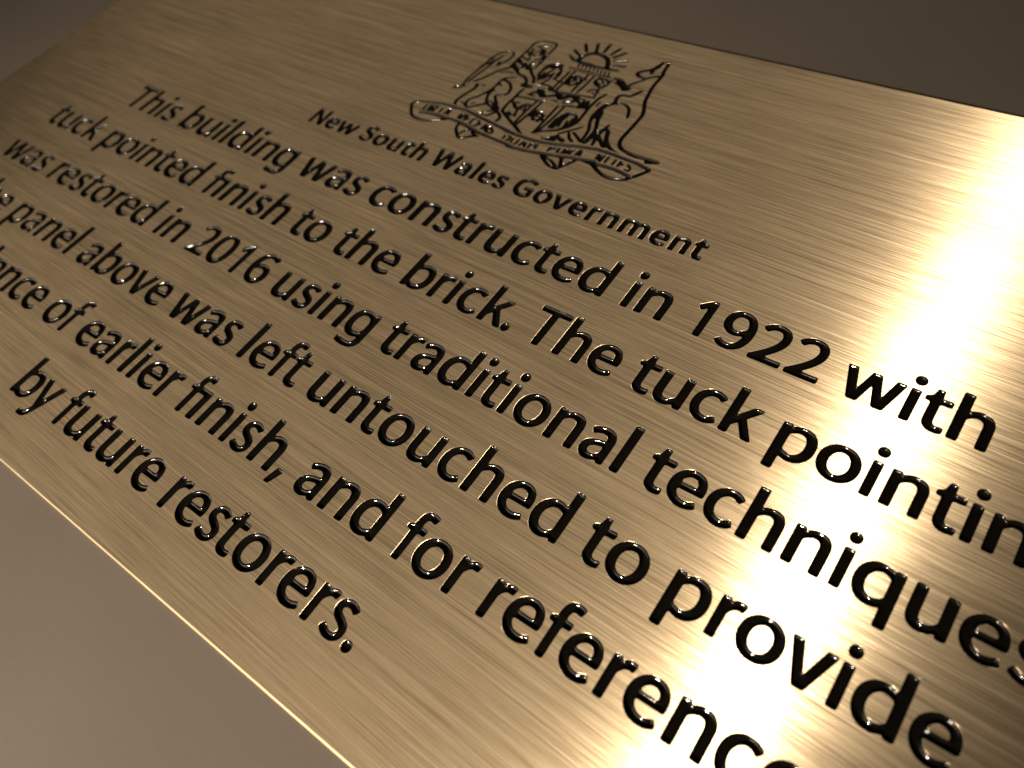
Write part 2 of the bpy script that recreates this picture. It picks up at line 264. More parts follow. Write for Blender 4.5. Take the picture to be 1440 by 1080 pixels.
         90, 267, 72, 282, 49, 310, 37, 331, 28, 353, 18, 388, 12, 448, 16, 496, 25, 531, 44, 574, 65, 604, 90, 630, 130, 657, 152, 667, 186, 678],
        [221, 573, 198, 566, 178, 553, 163, 535, 157, 525, 147, 503, 144, 491, 140, 468, 140, 432, 144, 408, 151, 386, 163, 365, 171, 356, 180, 348, 201, 337, 224, 331, 248, 330, 272, 334, 294, 342, 315, 354,
         334, 368, 343, 376, 358, 394, 362, 405, 363, 417, 362, 429, 351, 476, 343, 498, 332, 519, 318, 539, 300, 555, 280, 566, 257, 573, 233, 575],
    ],
    '2': [
        [204, 681, 252, 682, 276, 680, 323, 669, 345, 659, 375, 640, 393, 624, 416, 596, 433, 564, 441, 542, 448, 506, 450, 458, 444, 411, 435, 376, 427, 354, 401, 300, 369, 249, 333, 201, 302, 164, 261, 120,
         254, 110, 253, 99, 264, 94, 288, 92, 444, 92, 456, 91, 467, 88, 476, 80, 481, 69, 482, 9, 479, -3, 473, -13, 463, -19, 452, -22, 68, -22, 44, -18, 35, -11, 30, 0, 28, 12, 28, 36,
         29, 48, 33, 59, 40, 69, 111, 133, 179, 201, 219, 246, 255, 293, 282, 333, 294, 354, 309, 387, 319, 421, 324, 445, 326, 469, 324, 493, 321, 504, 317, 516, 306, 537, 299, 546, 290, 554, 279, 561,
         257, 569, 245, 571, 221, 572, 198, 568, 175, 559, 155, 547, 145, 540, 110, 507, 99, 502, 87, 502, 67, 514, 34, 549, 28, 559, 27, 571, 32, 582, 39, 591, 74, 624, 104, 645, 135, 662, 158, 671],
    ],
    '0': [
        [234, 681, 270, 682, 294, 680, 329, 672, 340, 668, 362, 658, 392, 639, 410, 623, 434, 596, 447, 576, 464, 544, 483, 488, 489, 464, 497, 417, 502, 333, 500, 274, 497, 238, 487, 179, 481, 156, 465, 111,
         436, 58, 404, 22, 385, 7, 365, -6, 344, -16, 310, -27, 262, -32, 202, -27, 157, -11, 127, 8, 117, 16, 100, 32, 84, 50, 53, 101, 44, 123, 29, 169, 24, 192, 17, 240, 12, 311, 16, 407,
         25, 466, 46, 535, 74, 588, 114, 633, 143, 653, 164, 664, 198, 676],
        [251, 573, 228, 568, 217, 563, 198, 548, 183, 529, 167, 497, 154, 451, 148, 416, 144, 380, 142, 320, 145, 260, 154, 201, 164, 166, 177, 133, 190, 113, 198, 104, 217, 89, 239, 80, 263, 79, 275, 80,
         286, 84, 297, 89, 307, 96, 324, 113, 337, 133, 342, 144, 357, 189, 366, 236, 370, 272, 372, 332, 369, 392, 360, 451, 351, 486, 337, 519, 324, 539, 316, 548, 297, 563, 275, 571],
    ],
    '6': [
        [274, 681, 321, 682, 345, 680, 369, 675, 392, 668, 435, 647, 454, 634, 473, 618, 480, 609, 485, 598, 483, 586, 477, 576, 461, 558, 435, 534, 424, 528, 413, 527, 401, 531, 372, 552, 362, 557, 340, 566,
         316, 571, 304, 572, 292, 571, 269, 567, 246, 560, 235, 554, 225, 548, 207, 532, 192, 514, 179, 493, 162, 449, 155, 413, 156, 402, 164, 394, 175, 397, 197, 407, 231, 419, 255, 423, 291, 425, 338, 420,
         361, 414, 395, 401, 434, 374, 458, 347, 471, 327, 486, 294, 495, 259, 499, 224, 500, 200, 497, 164, 493, 140, 482, 106, 460, 64, 429, 27, 400, 5, 380, -7, 358, -17, 324, -28, 288, -32, 240, -30,
         217, -26, 183, -15, 161, -4, 131, 15, 105, 40, 89, 58, 75, 77, 63, 98, 40, 153, 24, 223, 18, 307, 20, 355, 24, 402, 28, 426, 39, 473, 42, 484, 60, 529, 71, 550, 84, 570, 98, 589,
         114, 607, 141, 631, 171, 650, 192, 661, 226, 673],
        [255, 319, 231, 314, 220, 310, 199, 299, 179, 285, 161, 268, 154, 259, 150, 247, 150, 235, 156, 200, 166, 165, 182, 132, 196, 112, 213, 96, 234, 84, 246, 80, 269, 76, 293, 78, 305, 82, 326, 93,
         343, 110, 356, 130, 365, 153, 370, 176, 372, 200, 370, 224, 362, 260, 357, 271, 344, 291, 335, 299, 325, 306, 303, 315, 291, 318, 267, 320],
    ],
    ',': [
        [82, 129, 94, 130, 130, 128, 166, 124, 177, 119, 184, 109, 185, 98, 183, 86, 109, -106, 103, -116, 96, -126, 85, -132, 74, -135, 50, -138, 26, -139, 14, -135, 6, -127, 2, -116, 5, -92, 55, 107,
         61, 118, 70, 126],
    ],
}

BOLD_OUTLINES = {
    'N': [
        [101, 695, 173, 696, 197, 694, 208, 689, 217, 682, 225, 673, 245, 643, 422, 357, 448, 317, 464, 299, 474, 300, 478, 311, 479, 323, 480, 647, 484, 671, 491, 681, 500, 689, 523, 695, 583, 696, 606, 690,
         615, 683, 622, 673, 628, 650, 628, 25, 623, 2, 616, -8, 607, -15, 596, -20, 584, -22, 512, -22, 488, -19, 477, -13, 469, -5, 461, 4, 429, 55, 265, 321, 231, 370, 221, 377, 214, 368, 210, 333,
         210, 32, 207, 8, 202, -3, 195, -12, 184, -18, 173, -21, 101, -21, 89, -18, 79, -13, 70, -4, 65, 7, 62, 31, 62, 643, 65, 667, 70, 678, 89, 692],
    ],
    'e': [
        [256, 515, 292, 516, 328, 512, 374, 498, 416, 475, 443, 451, 459, 433, 472, 413, 492, 369, 504, 322, 508, 274, 508, 250, 505, 226, 502, 215, 496, 204, 488, 196, 477, 190, 454, 186, 225, 186, 202, 182,
         196, 172, 199, 160, 205, 150, 221, 132, 241, 119, 263, 110, 299, 105, 335, 108, 369, 118, 413, 138, 425, 138, 437, 135, 447, 128, 462, 109, 474, 89, 484, 67, 486, 55, 485, 43, 481, 32, 473, 23,
         454, 9, 421, -7, 376, -22, 328, -31, 280, -32, 244, -29, 209, -21, 186, -14, 164, -4, 143, 7, 123, 21, 96, 45, 66, 82, 43, 124, 35, 147, 26, 182, 23, 206, 22, 254, 27, 302, 36, 337,
         44, 359, 67, 402, 81, 421, 105, 448, 133, 471, 143, 477, 164, 489, 197, 503, 221, 510],
        [265, 377, 242, 371, 221, 359, 205, 341, 201, 330, 207, 320, 230, 316, 315, 316, 339, 319, 347, 327, 346, 339, 340, 350, 323, 367, 301, 376, 289, 378],
    ],
    'w': [
        [39, 505, 123, 505, 134, 503, 145, 498, 154, 490, 165, 469, 219, 284, 230, 263, 240, 262, 251, 283, 304, 455, 312, 478, 318, 488, 327, 497, 337, 502, 349, 505, 421, 506, 445, 502, 455, 495, 463, 486,
         473, 465, 518, 315, 534, 270, 540, 259, 550, 257, 556, 267, 565, 290, 614, 463, 624, 485, 631, 494, 641, 501, 665, 506, 737, 505, 759, 497, 773, 478, 774, 466, 771, 442, 645, 28, 637, 6, 630, -4,
         622, -13, 611, -18, 587, -22, 503, -22, 480, -16, 471, -9, 463, 1, 458, 12, 402, 195, 397, 206, 389, 215, 380, 210, 370, 188, 322, 27, 318, 15, 307, -6, 298, -14, 287, -19, 263, -22, 179, -21,
         167, -18, 157, -13, 149, -4, 138, 17, 3, 453, 3, 477, 8, 488, 27, 502],
    ],
    'S': [
        [252, 705, 300, 706, 324, 703, 359, 694, 381, 686, 414, 670, 434, 657, 470, 625, 484, 606, 488, 595, 488, 583, 484, 571, 457, 532, 441, 514, 432, 507, 420, 503, 408, 502, 397, 505, 348, 540, 326, 550,
         303, 556, 279, 559, 244, 553, 233, 549, 223, 542, 209, 523, 207, 499, 209, 488, 215, 477, 222, 468, 241, 453, 273, 436, 392, 380, 423, 361, 450, 337, 474, 310, 492, 279, 506, 234, 510, 198, 507, 150,
         498, 115, 489, 93, 477, 72, 471, 62, 456, 44, 430, 19, 410, 5, 367, -16, 332, -26, 285, -32, 249, -32, 213, -28, 167, -16, 134, -2, 92, 22, 55, 52, 38, 69, 31, 79, 27, 90, 26, 102,
         28, 114, 33, 125, 70, 172, 88, 187, 99, 191, 111, 192, 123, 189, 142, 175, 169, 151, 200, 132, 234, 120, 257, 116, 293, 117, 316, 124, 337, 136, 351, 155, 356, 178, 355, 190, 347, 213, 340, 222,
         322, 237, 301, 249, 182, 306, 151, 324, 131, 338, 105, 362, 89, 381, 71, 411, 58, 445, 52, 492, 56, 540, 66, 575, 82, 607, 89, 617, 121, 652, 140, 667, 161, 679, 205, 697],
    ],
    'o': [
        [266, 515, 302, 516, 326, 514, 350, 510, 384, 500, 428, 479, 467, 451, 484, 434, 499, 415, 525, 374, 539, 341, 548, 306, 552, 282, 554, 222, 548, 175, 534, 128, 512, 86, 498, 66, 474, 39, 436, 10,
         415, -2, 382, -17, 335, -29, 275, -32, 227, -26, 192, -16, 160, -1, 129, 18, 110, 33, 93, 50, 70, 78, 52, 109, 42, 131, 31, 166, 26, 189, 22, 249, 29, 309, 43, 355, 72, 408, 95, 436,
         122, 460, 152, 481, 184, 496, 207, 504, 230, 510],
        [271, 373, 259, 371, 248, 366, 228, 353, 212, 336, 199, 315, 191, 292, 185, 257, 187, 209, 193, 185, 202, 163, 215, 142, 232, 126, 242, 120, 265, 111, 289, 108, 301, 109, 324, 115, 345, 126, 363, 142,
         370, 152, 381, 173, 388, 196, 392, 220, 393, 256, 383, 303, 373, 325, 359, 345, 340, 360, 319, 370, 295, 375],
    ],
    'u': [
        [97, 505, 169, 506, 181, 504, 192, 501, 202, 494, 210, 485, 216, 462, 216, 209, 219, 161, 225, 138, 231, 127, 239, 119, 262, 111, 286, 112, 309, 119, 329, 131, 348, 147, 356, 156, 361, 166, 364, 190,
         364, 455, 365, 467, 373, 489, 392, 503, 416, 506, 476, 506, 499, 500, 509, 493, 516, 484, 522, 460, 522, 28, 518, 4, 512, -6, 503, -14, 492, -19, 480, -21, 420, -21, 408, -19, 397, -14, 378, -1,
         366, -1, 322, -20, 299, -27, 263, -32, 203, -29, 168, -20, 146, -9, 126, 4, 101, 29, 87, 49, 69, 93, 63, 117, 58, 177, 59, 465, 61, 477, 66, 488, 85, 502],
    ],
    't': [
        [143, 631, 190, 631, 202, 627, 212, 620, 219, 611, 224, 600, 226, 588, 227, 541, 232, 530, 242, 524, 254, 522, 314, 522, 326, 520, 347, 510, 354, 500, 358, 489, 360, 477, 360, 429, 354, 406, 347, 397,
         337, 390, 314, 384, 254, 384, 242, 382, 232, 376, 227, 366, 226, 354, 226, 138, 231, 115, 238, 105, 248, 99, 260, 96, 272, 95, 307, 101, 331, 101, 342, 97, 351, 89, 361, 68, 362, 20, 359, -4,
         354, -15, 347, -24, 326, -35, 302, -37, 242, -33, 194, -37, 182, -36, 160, -29, 139, -17, 113, 8, 99, 27, 84, 60, 76, 95, 72, 142, 72, 358, 70, 370, 63, 379, 29, 390, 19, 397, 12, 406,
         6, 429, 6, 453, 12, 476, 19, 486, 38, 500, 60, 510, 78, 525, 88, 547, 106, 604, 112, 614, 121, 623, 131, 628],
    ],
    'h': [
        [97, 731, 181, 731, 192, 728, 203, 722, 210, 713, 215, 702, 218, 678, 218, 546, 220, 522, 227, 512, 239, 512, 273, 524, 296, 530, 320, 533, 356, 533, 392, 528, 426, 517, 447, 505, 474, 481, 496, 453,
         511, 420, 521, 385, 525, 362, 528, 314, 528, 14, 525, -10, 519, -21, 511, -29, 500, -35, 476, -38, 416, -38, 393, -32, 383, -26, 376, -16, 370, 7, 370, 283, 366, 331, 361, 355, 348, 375, 338, 381,
         314, 386, 290, 383, 258, 368, 230, 345, 223, 335, 219, 324, 218, 12, 214, -12, 208, -22, 199, -30, 188, -35, 177, -37, 105, -38, 81, -33, 71, -26, 64, -16, 58, 7, 58, 679, 61, 703, 66, 714,
         85, 728],
    ],
    'W': [
        [41, 695, 125, 695, 147, 687, 155, 679, 166, 657, 241, 367, 254, 334, 264, 331, 271, 340, 287, 386, 365, 650, 374, 672, 381, 682, 391, 689, 402, 694, 426, 696, 485, 696, 509, 690, 518, 683, 526, 673,
         531, 663, 546, 617, 623, 365, 637, 332, 645, 324, 653, 332, 662, 355, 737, 645, 744, 668, 750, 678, 769, 692, 793, 696, 865, 695, 887, 687, 895, 679, 901, 668, 903, 656, 902, 644, 893, 609, 737, 31,
         729, 8, 723, -3, 715, -11, 694, -21, 622, -22, 598, -18, 579, -4, 573, 7, 565, 29, 475, 328, 463, 361, 457, 372, 447, 373, 440, 363, 428, 329, 340, 30, 332, 7, 326, -3, 318, -12, 308, -18,
         284, -22, 212, -21, 201, -18, 190, -12, 182, -4, 172, 18, 156, 76, 4, 643, 3, 655, 5, 667, 10, 678, 29, 692],
    ],
    'a': [
        [236, 515, 284, 516, 307, 514, 343, 506, 376, 492, 405, 472, 430, 446, 443, 426, 454, 404, 465, 370, 472, 323, 472, 23, 466, 0, 459, -10, 449, -17, 426, -22, 366, -21, 354, -17, 334, -5, 322, -3,
         266, -23, 242, -29, 219, -32, 183, -32, 159, -29, 124, -19, 92, -3, 83, 4, 57, 29, 43, 49, 33, 71, 24, 105, 22, 129, 25, 165, 31, 188, 41, 210, 47, 221, 70, 248, 88, 264, 108, 277,
         151, 298, 185, 310, 208, 316, 290, 334, 300, 340, 302, 351, 296, 362, 286, 369, 275, 373, 251, 376, 227, 374, 181, 360, 128, 334, 104, 332, 83, 344, 69, 363, 51, 394, 46, 405, 44, 417, 45, 429,
         50, 440, 67, 456, 131, 489, 165, 501, 200, 510],
        [287, 201, 263, 197, 240, 190, 218, 182, 197, 170, 188, 162, 182, 152, 179, 140, 180, 128, 187, 118, 196, 111, 208, 108, 244, 108, 278, 120, 298, 133, 307, 141, 313, 151, 316, 175, 315, 187, 310, 197,
         299, 202],
    ],
    'l': [
        [97, 731, 180, 731, 192, 727, 202, 721, 214, 700, 216, 677, 216, 30, 213, 7, 208, -4, 199, -13, 189, -18, 177, -21, 94, -21, 82, -17, 72, -11, 60, 10, 58, 33, 58, 680, 61, 703, 66, 714,
         75, 723, 85, 728],
    ],
    's': [
        [205, 515, 241, 516, 265, 514, 300, 505, 322, 497, 354, 480, 373, 466, 390, 448, 395, 438, 396, 426, 395, 414, 390, 403, 362, 364, 354, 355, 344, 348, 333, 344, 321, 344, 309, 347, 268, 371, 233, 380,
         209, 376, 199, 370, 194, 359, 196, 347, 203, 338, 213, 331, 301, 293, 333, 276, 352, 262, 370, 245, 385, 226, 401, 194, 407, 171, 410, 135, 408, 111, 394, 66, 382, 45, 367, 26, 330, -4, 308, -15,
         286, -23, 262, -29, 226, -32, 202, -32, 167, -28, 143, -22, 109, -10, 67, 13, 38, 34, 30, 43, 24, 54, 22, 65, 23, 77, 27, 89, 39, 109, 61, 138, 69, 146, 80, 152, 92, 154, 104, 153,
         125, 142, 155, 121, 176, 111, 200, 105, 224, 104, 247, 110, 256, 118, 261, 129, 260, 140, 254, 151, 245, 159, 224, 171, 136, 209, 106, 229, 88, 245, 72, 263, 59, 283, 50, 305, 45, 329, 44, 353,
         46, 377, 51, 400, 65, 433, 79, 453, 105, 478, 146, 502, 181, 512],
    ],
    'G': [
        [364, 705, 411, 706, 435, 704, 471, 697, 516, 683, 549, 668, 570, 656, 599, 635, 608, 627, 623, 608, 627, 597, 628, 585, 625, 574, 619, 563, 579, 519, 570, 511, 559, 505, 548, 502, 524, 506, 495, 527,
         474, 539, 452, 549, 429, 555, 394, 559, 358, 556, 334, 552, 311, 545, 279, 529, 251, 506, 228, 478, 207, 435, 195, 389, 192, 353, 192, 317, 196, 281, 208, 235, 223, 202, 245, 173, 262, 157, 292, 137,
         337, 121, 361, 117, 397, 115, 421, 117, 456, 125, 467, 130, 476, 137, 481, 148, 482, 160, 481, 220, 479, 232, 471, 240, 448, 244, 376, 244, 364, 246, 352, 250, 343, 257, 336, 266, 330, 290, 331, 350,
         341, 371, 350, 379, 361, 384, 385, 386, 589, 386, 601, 385, 623, 377, 637, 358, 640, 334, 640, 94, 637, 71, 633, 60, 617, 42, 598, 27, 567, 9, 534, -6, 511, -14, 476, -23, 441, -29, 405, -32,
         369, -32, 321, -28, 298, -24, 251, -12, 207, 7, 176, 24, 147, 46, 120, 70, 83, 117, 50, 180, 42, 203, 30, 250, 22, 333, 29, 417, 34, 440, 48, 486, 63, 519, 80, 550, 94, 570, 125, 606,
         153, 630, 182, 651, 213, 668, 246, 683, 316, 701],
    ],
    'v': [
        [37, 505, 121, 505, 133, 503, 143, 498, 153, 490, 165, 470, 248, 244, 259, 223, 268, 216, 277, 223, 283, 234, 305, 289, 363, 447, 377, 480, 384, 490, 393, 498, 404, 503, 415, 505, 488, 506, 511, 501,
         521, 494, 528, 484, 532, 473, 530, 449, 513, 404, 358, 13, 345, -7, 336, -15, 325, -19, 301, -22, 217, -21, 206, -18, 195, -12, 181, 7, 1, 453, 1, 477, 6, 488, 25, 502],
    ],
    'r': [
        [276, 515, 312, 516, 336, 512, 358, 503, 367, 495, 374, 486, 378, 474, 379, 462, 373, 427, 367, 404, 357, 382, 348, 374, 337, 369, 325, 367, 290, 371, 278, 370, 266, 366, 256, 360, 247, 353, 231, 335,
         224, 325, 214, 303, 210, 280, 210, 28, 206, 5, 200, -6, 192, -14, 181, -19, 169, -21, 110, -22, 86, -19, 75, -13, 67, -5, 61, 6, 58, 30, 58, 460, 60, 472, 65, 483, 72, 492, 82, 499,
         93, 502, 105, 504, 165, 502, 186, 491, 198, 488, 209, 491, 231, 502, 253, 510],
    ],
    'n': [
        [313, 515, 349, 516, 372, 514, 408, 507, 430, 498, 451, 486, 478, 462, 493, 443, 505, 422, 514, 400, 523, 365, 528, 318, 528, 29, 524, 6, 519, -5, 500, -19, 476, -22, 416, -22, 404, -20, 393, -16,
         383, -9, 376, 0, 370, 23, 370, 276, 368, 312, 364, 335, 360, 347, 354, 357, 345, 365, 334, 370, 311, 373, 287, 369, 254, 354, 235, 340, 226, 331, 221, 321, 218, 309, 218, 33, 216, 9, 211, -2,
         203, -11, 182, -21, 110, -22, 86, -19, 75, -13, 67, -5, 61, 6, 58, 30, 58, 450, 61, 474, 66, 485, 74, 494, 84, 500, 96, 503, 156, 504, 167, 502, 179, 499, 199, 485, 210, 482, 266, 505],
    ],
    'm': [
        [305, 515, 341, 516, 389, 510, 423, 497, 443, 485, 472, 463, 484, 463, 495, 467, 536, 492, 581, 510, 616, 516, 664, 514, 699, 507, 722, 498, 742, 486, 770, 462, 791, 433, 801, 411, 809, 389, 815, 365,
         818, 341, 820, 317, 820, 29, 816, 5, 811, -5, 802, -13, 791, -19, 780, -21, 707, -22, 696, -21, 684, -17, 674, -10, 667, -1, 662, 10, 660, 22, 660, 298, 658, 322, 651, 345, 645, 356, 637, 364,
         626, 370, 602, 372, 591, 371, 568, 362, 538, 342, 529, 334, 522, 324, 519, 313, 518, 24, 513, 1, 506, -9, 496, -16, 473, -22, 401, -21, 389, -19, 378, -14, 370, -6, 364, 5, 360, 29, 360, 281,
         355, 329, 347, 351, 340, 361, 330, 368, 307, 373, 283, 369, 251, 353, 241, 346, 224, 329, 220, 318, 218, 306, 218, 29, 217, 17, 209, -5, 190, -19, 166, -22, 94, -21, 82, -17, 72, -11, 60, 10,
         58, 34, 58, 454, 62, 478, 68, 488, 77, 496, 88, 501, 100, 503, 160, 503, 183, 497, 203, 484, 215, 484, 259, 504, 282, 511],
    ],
}

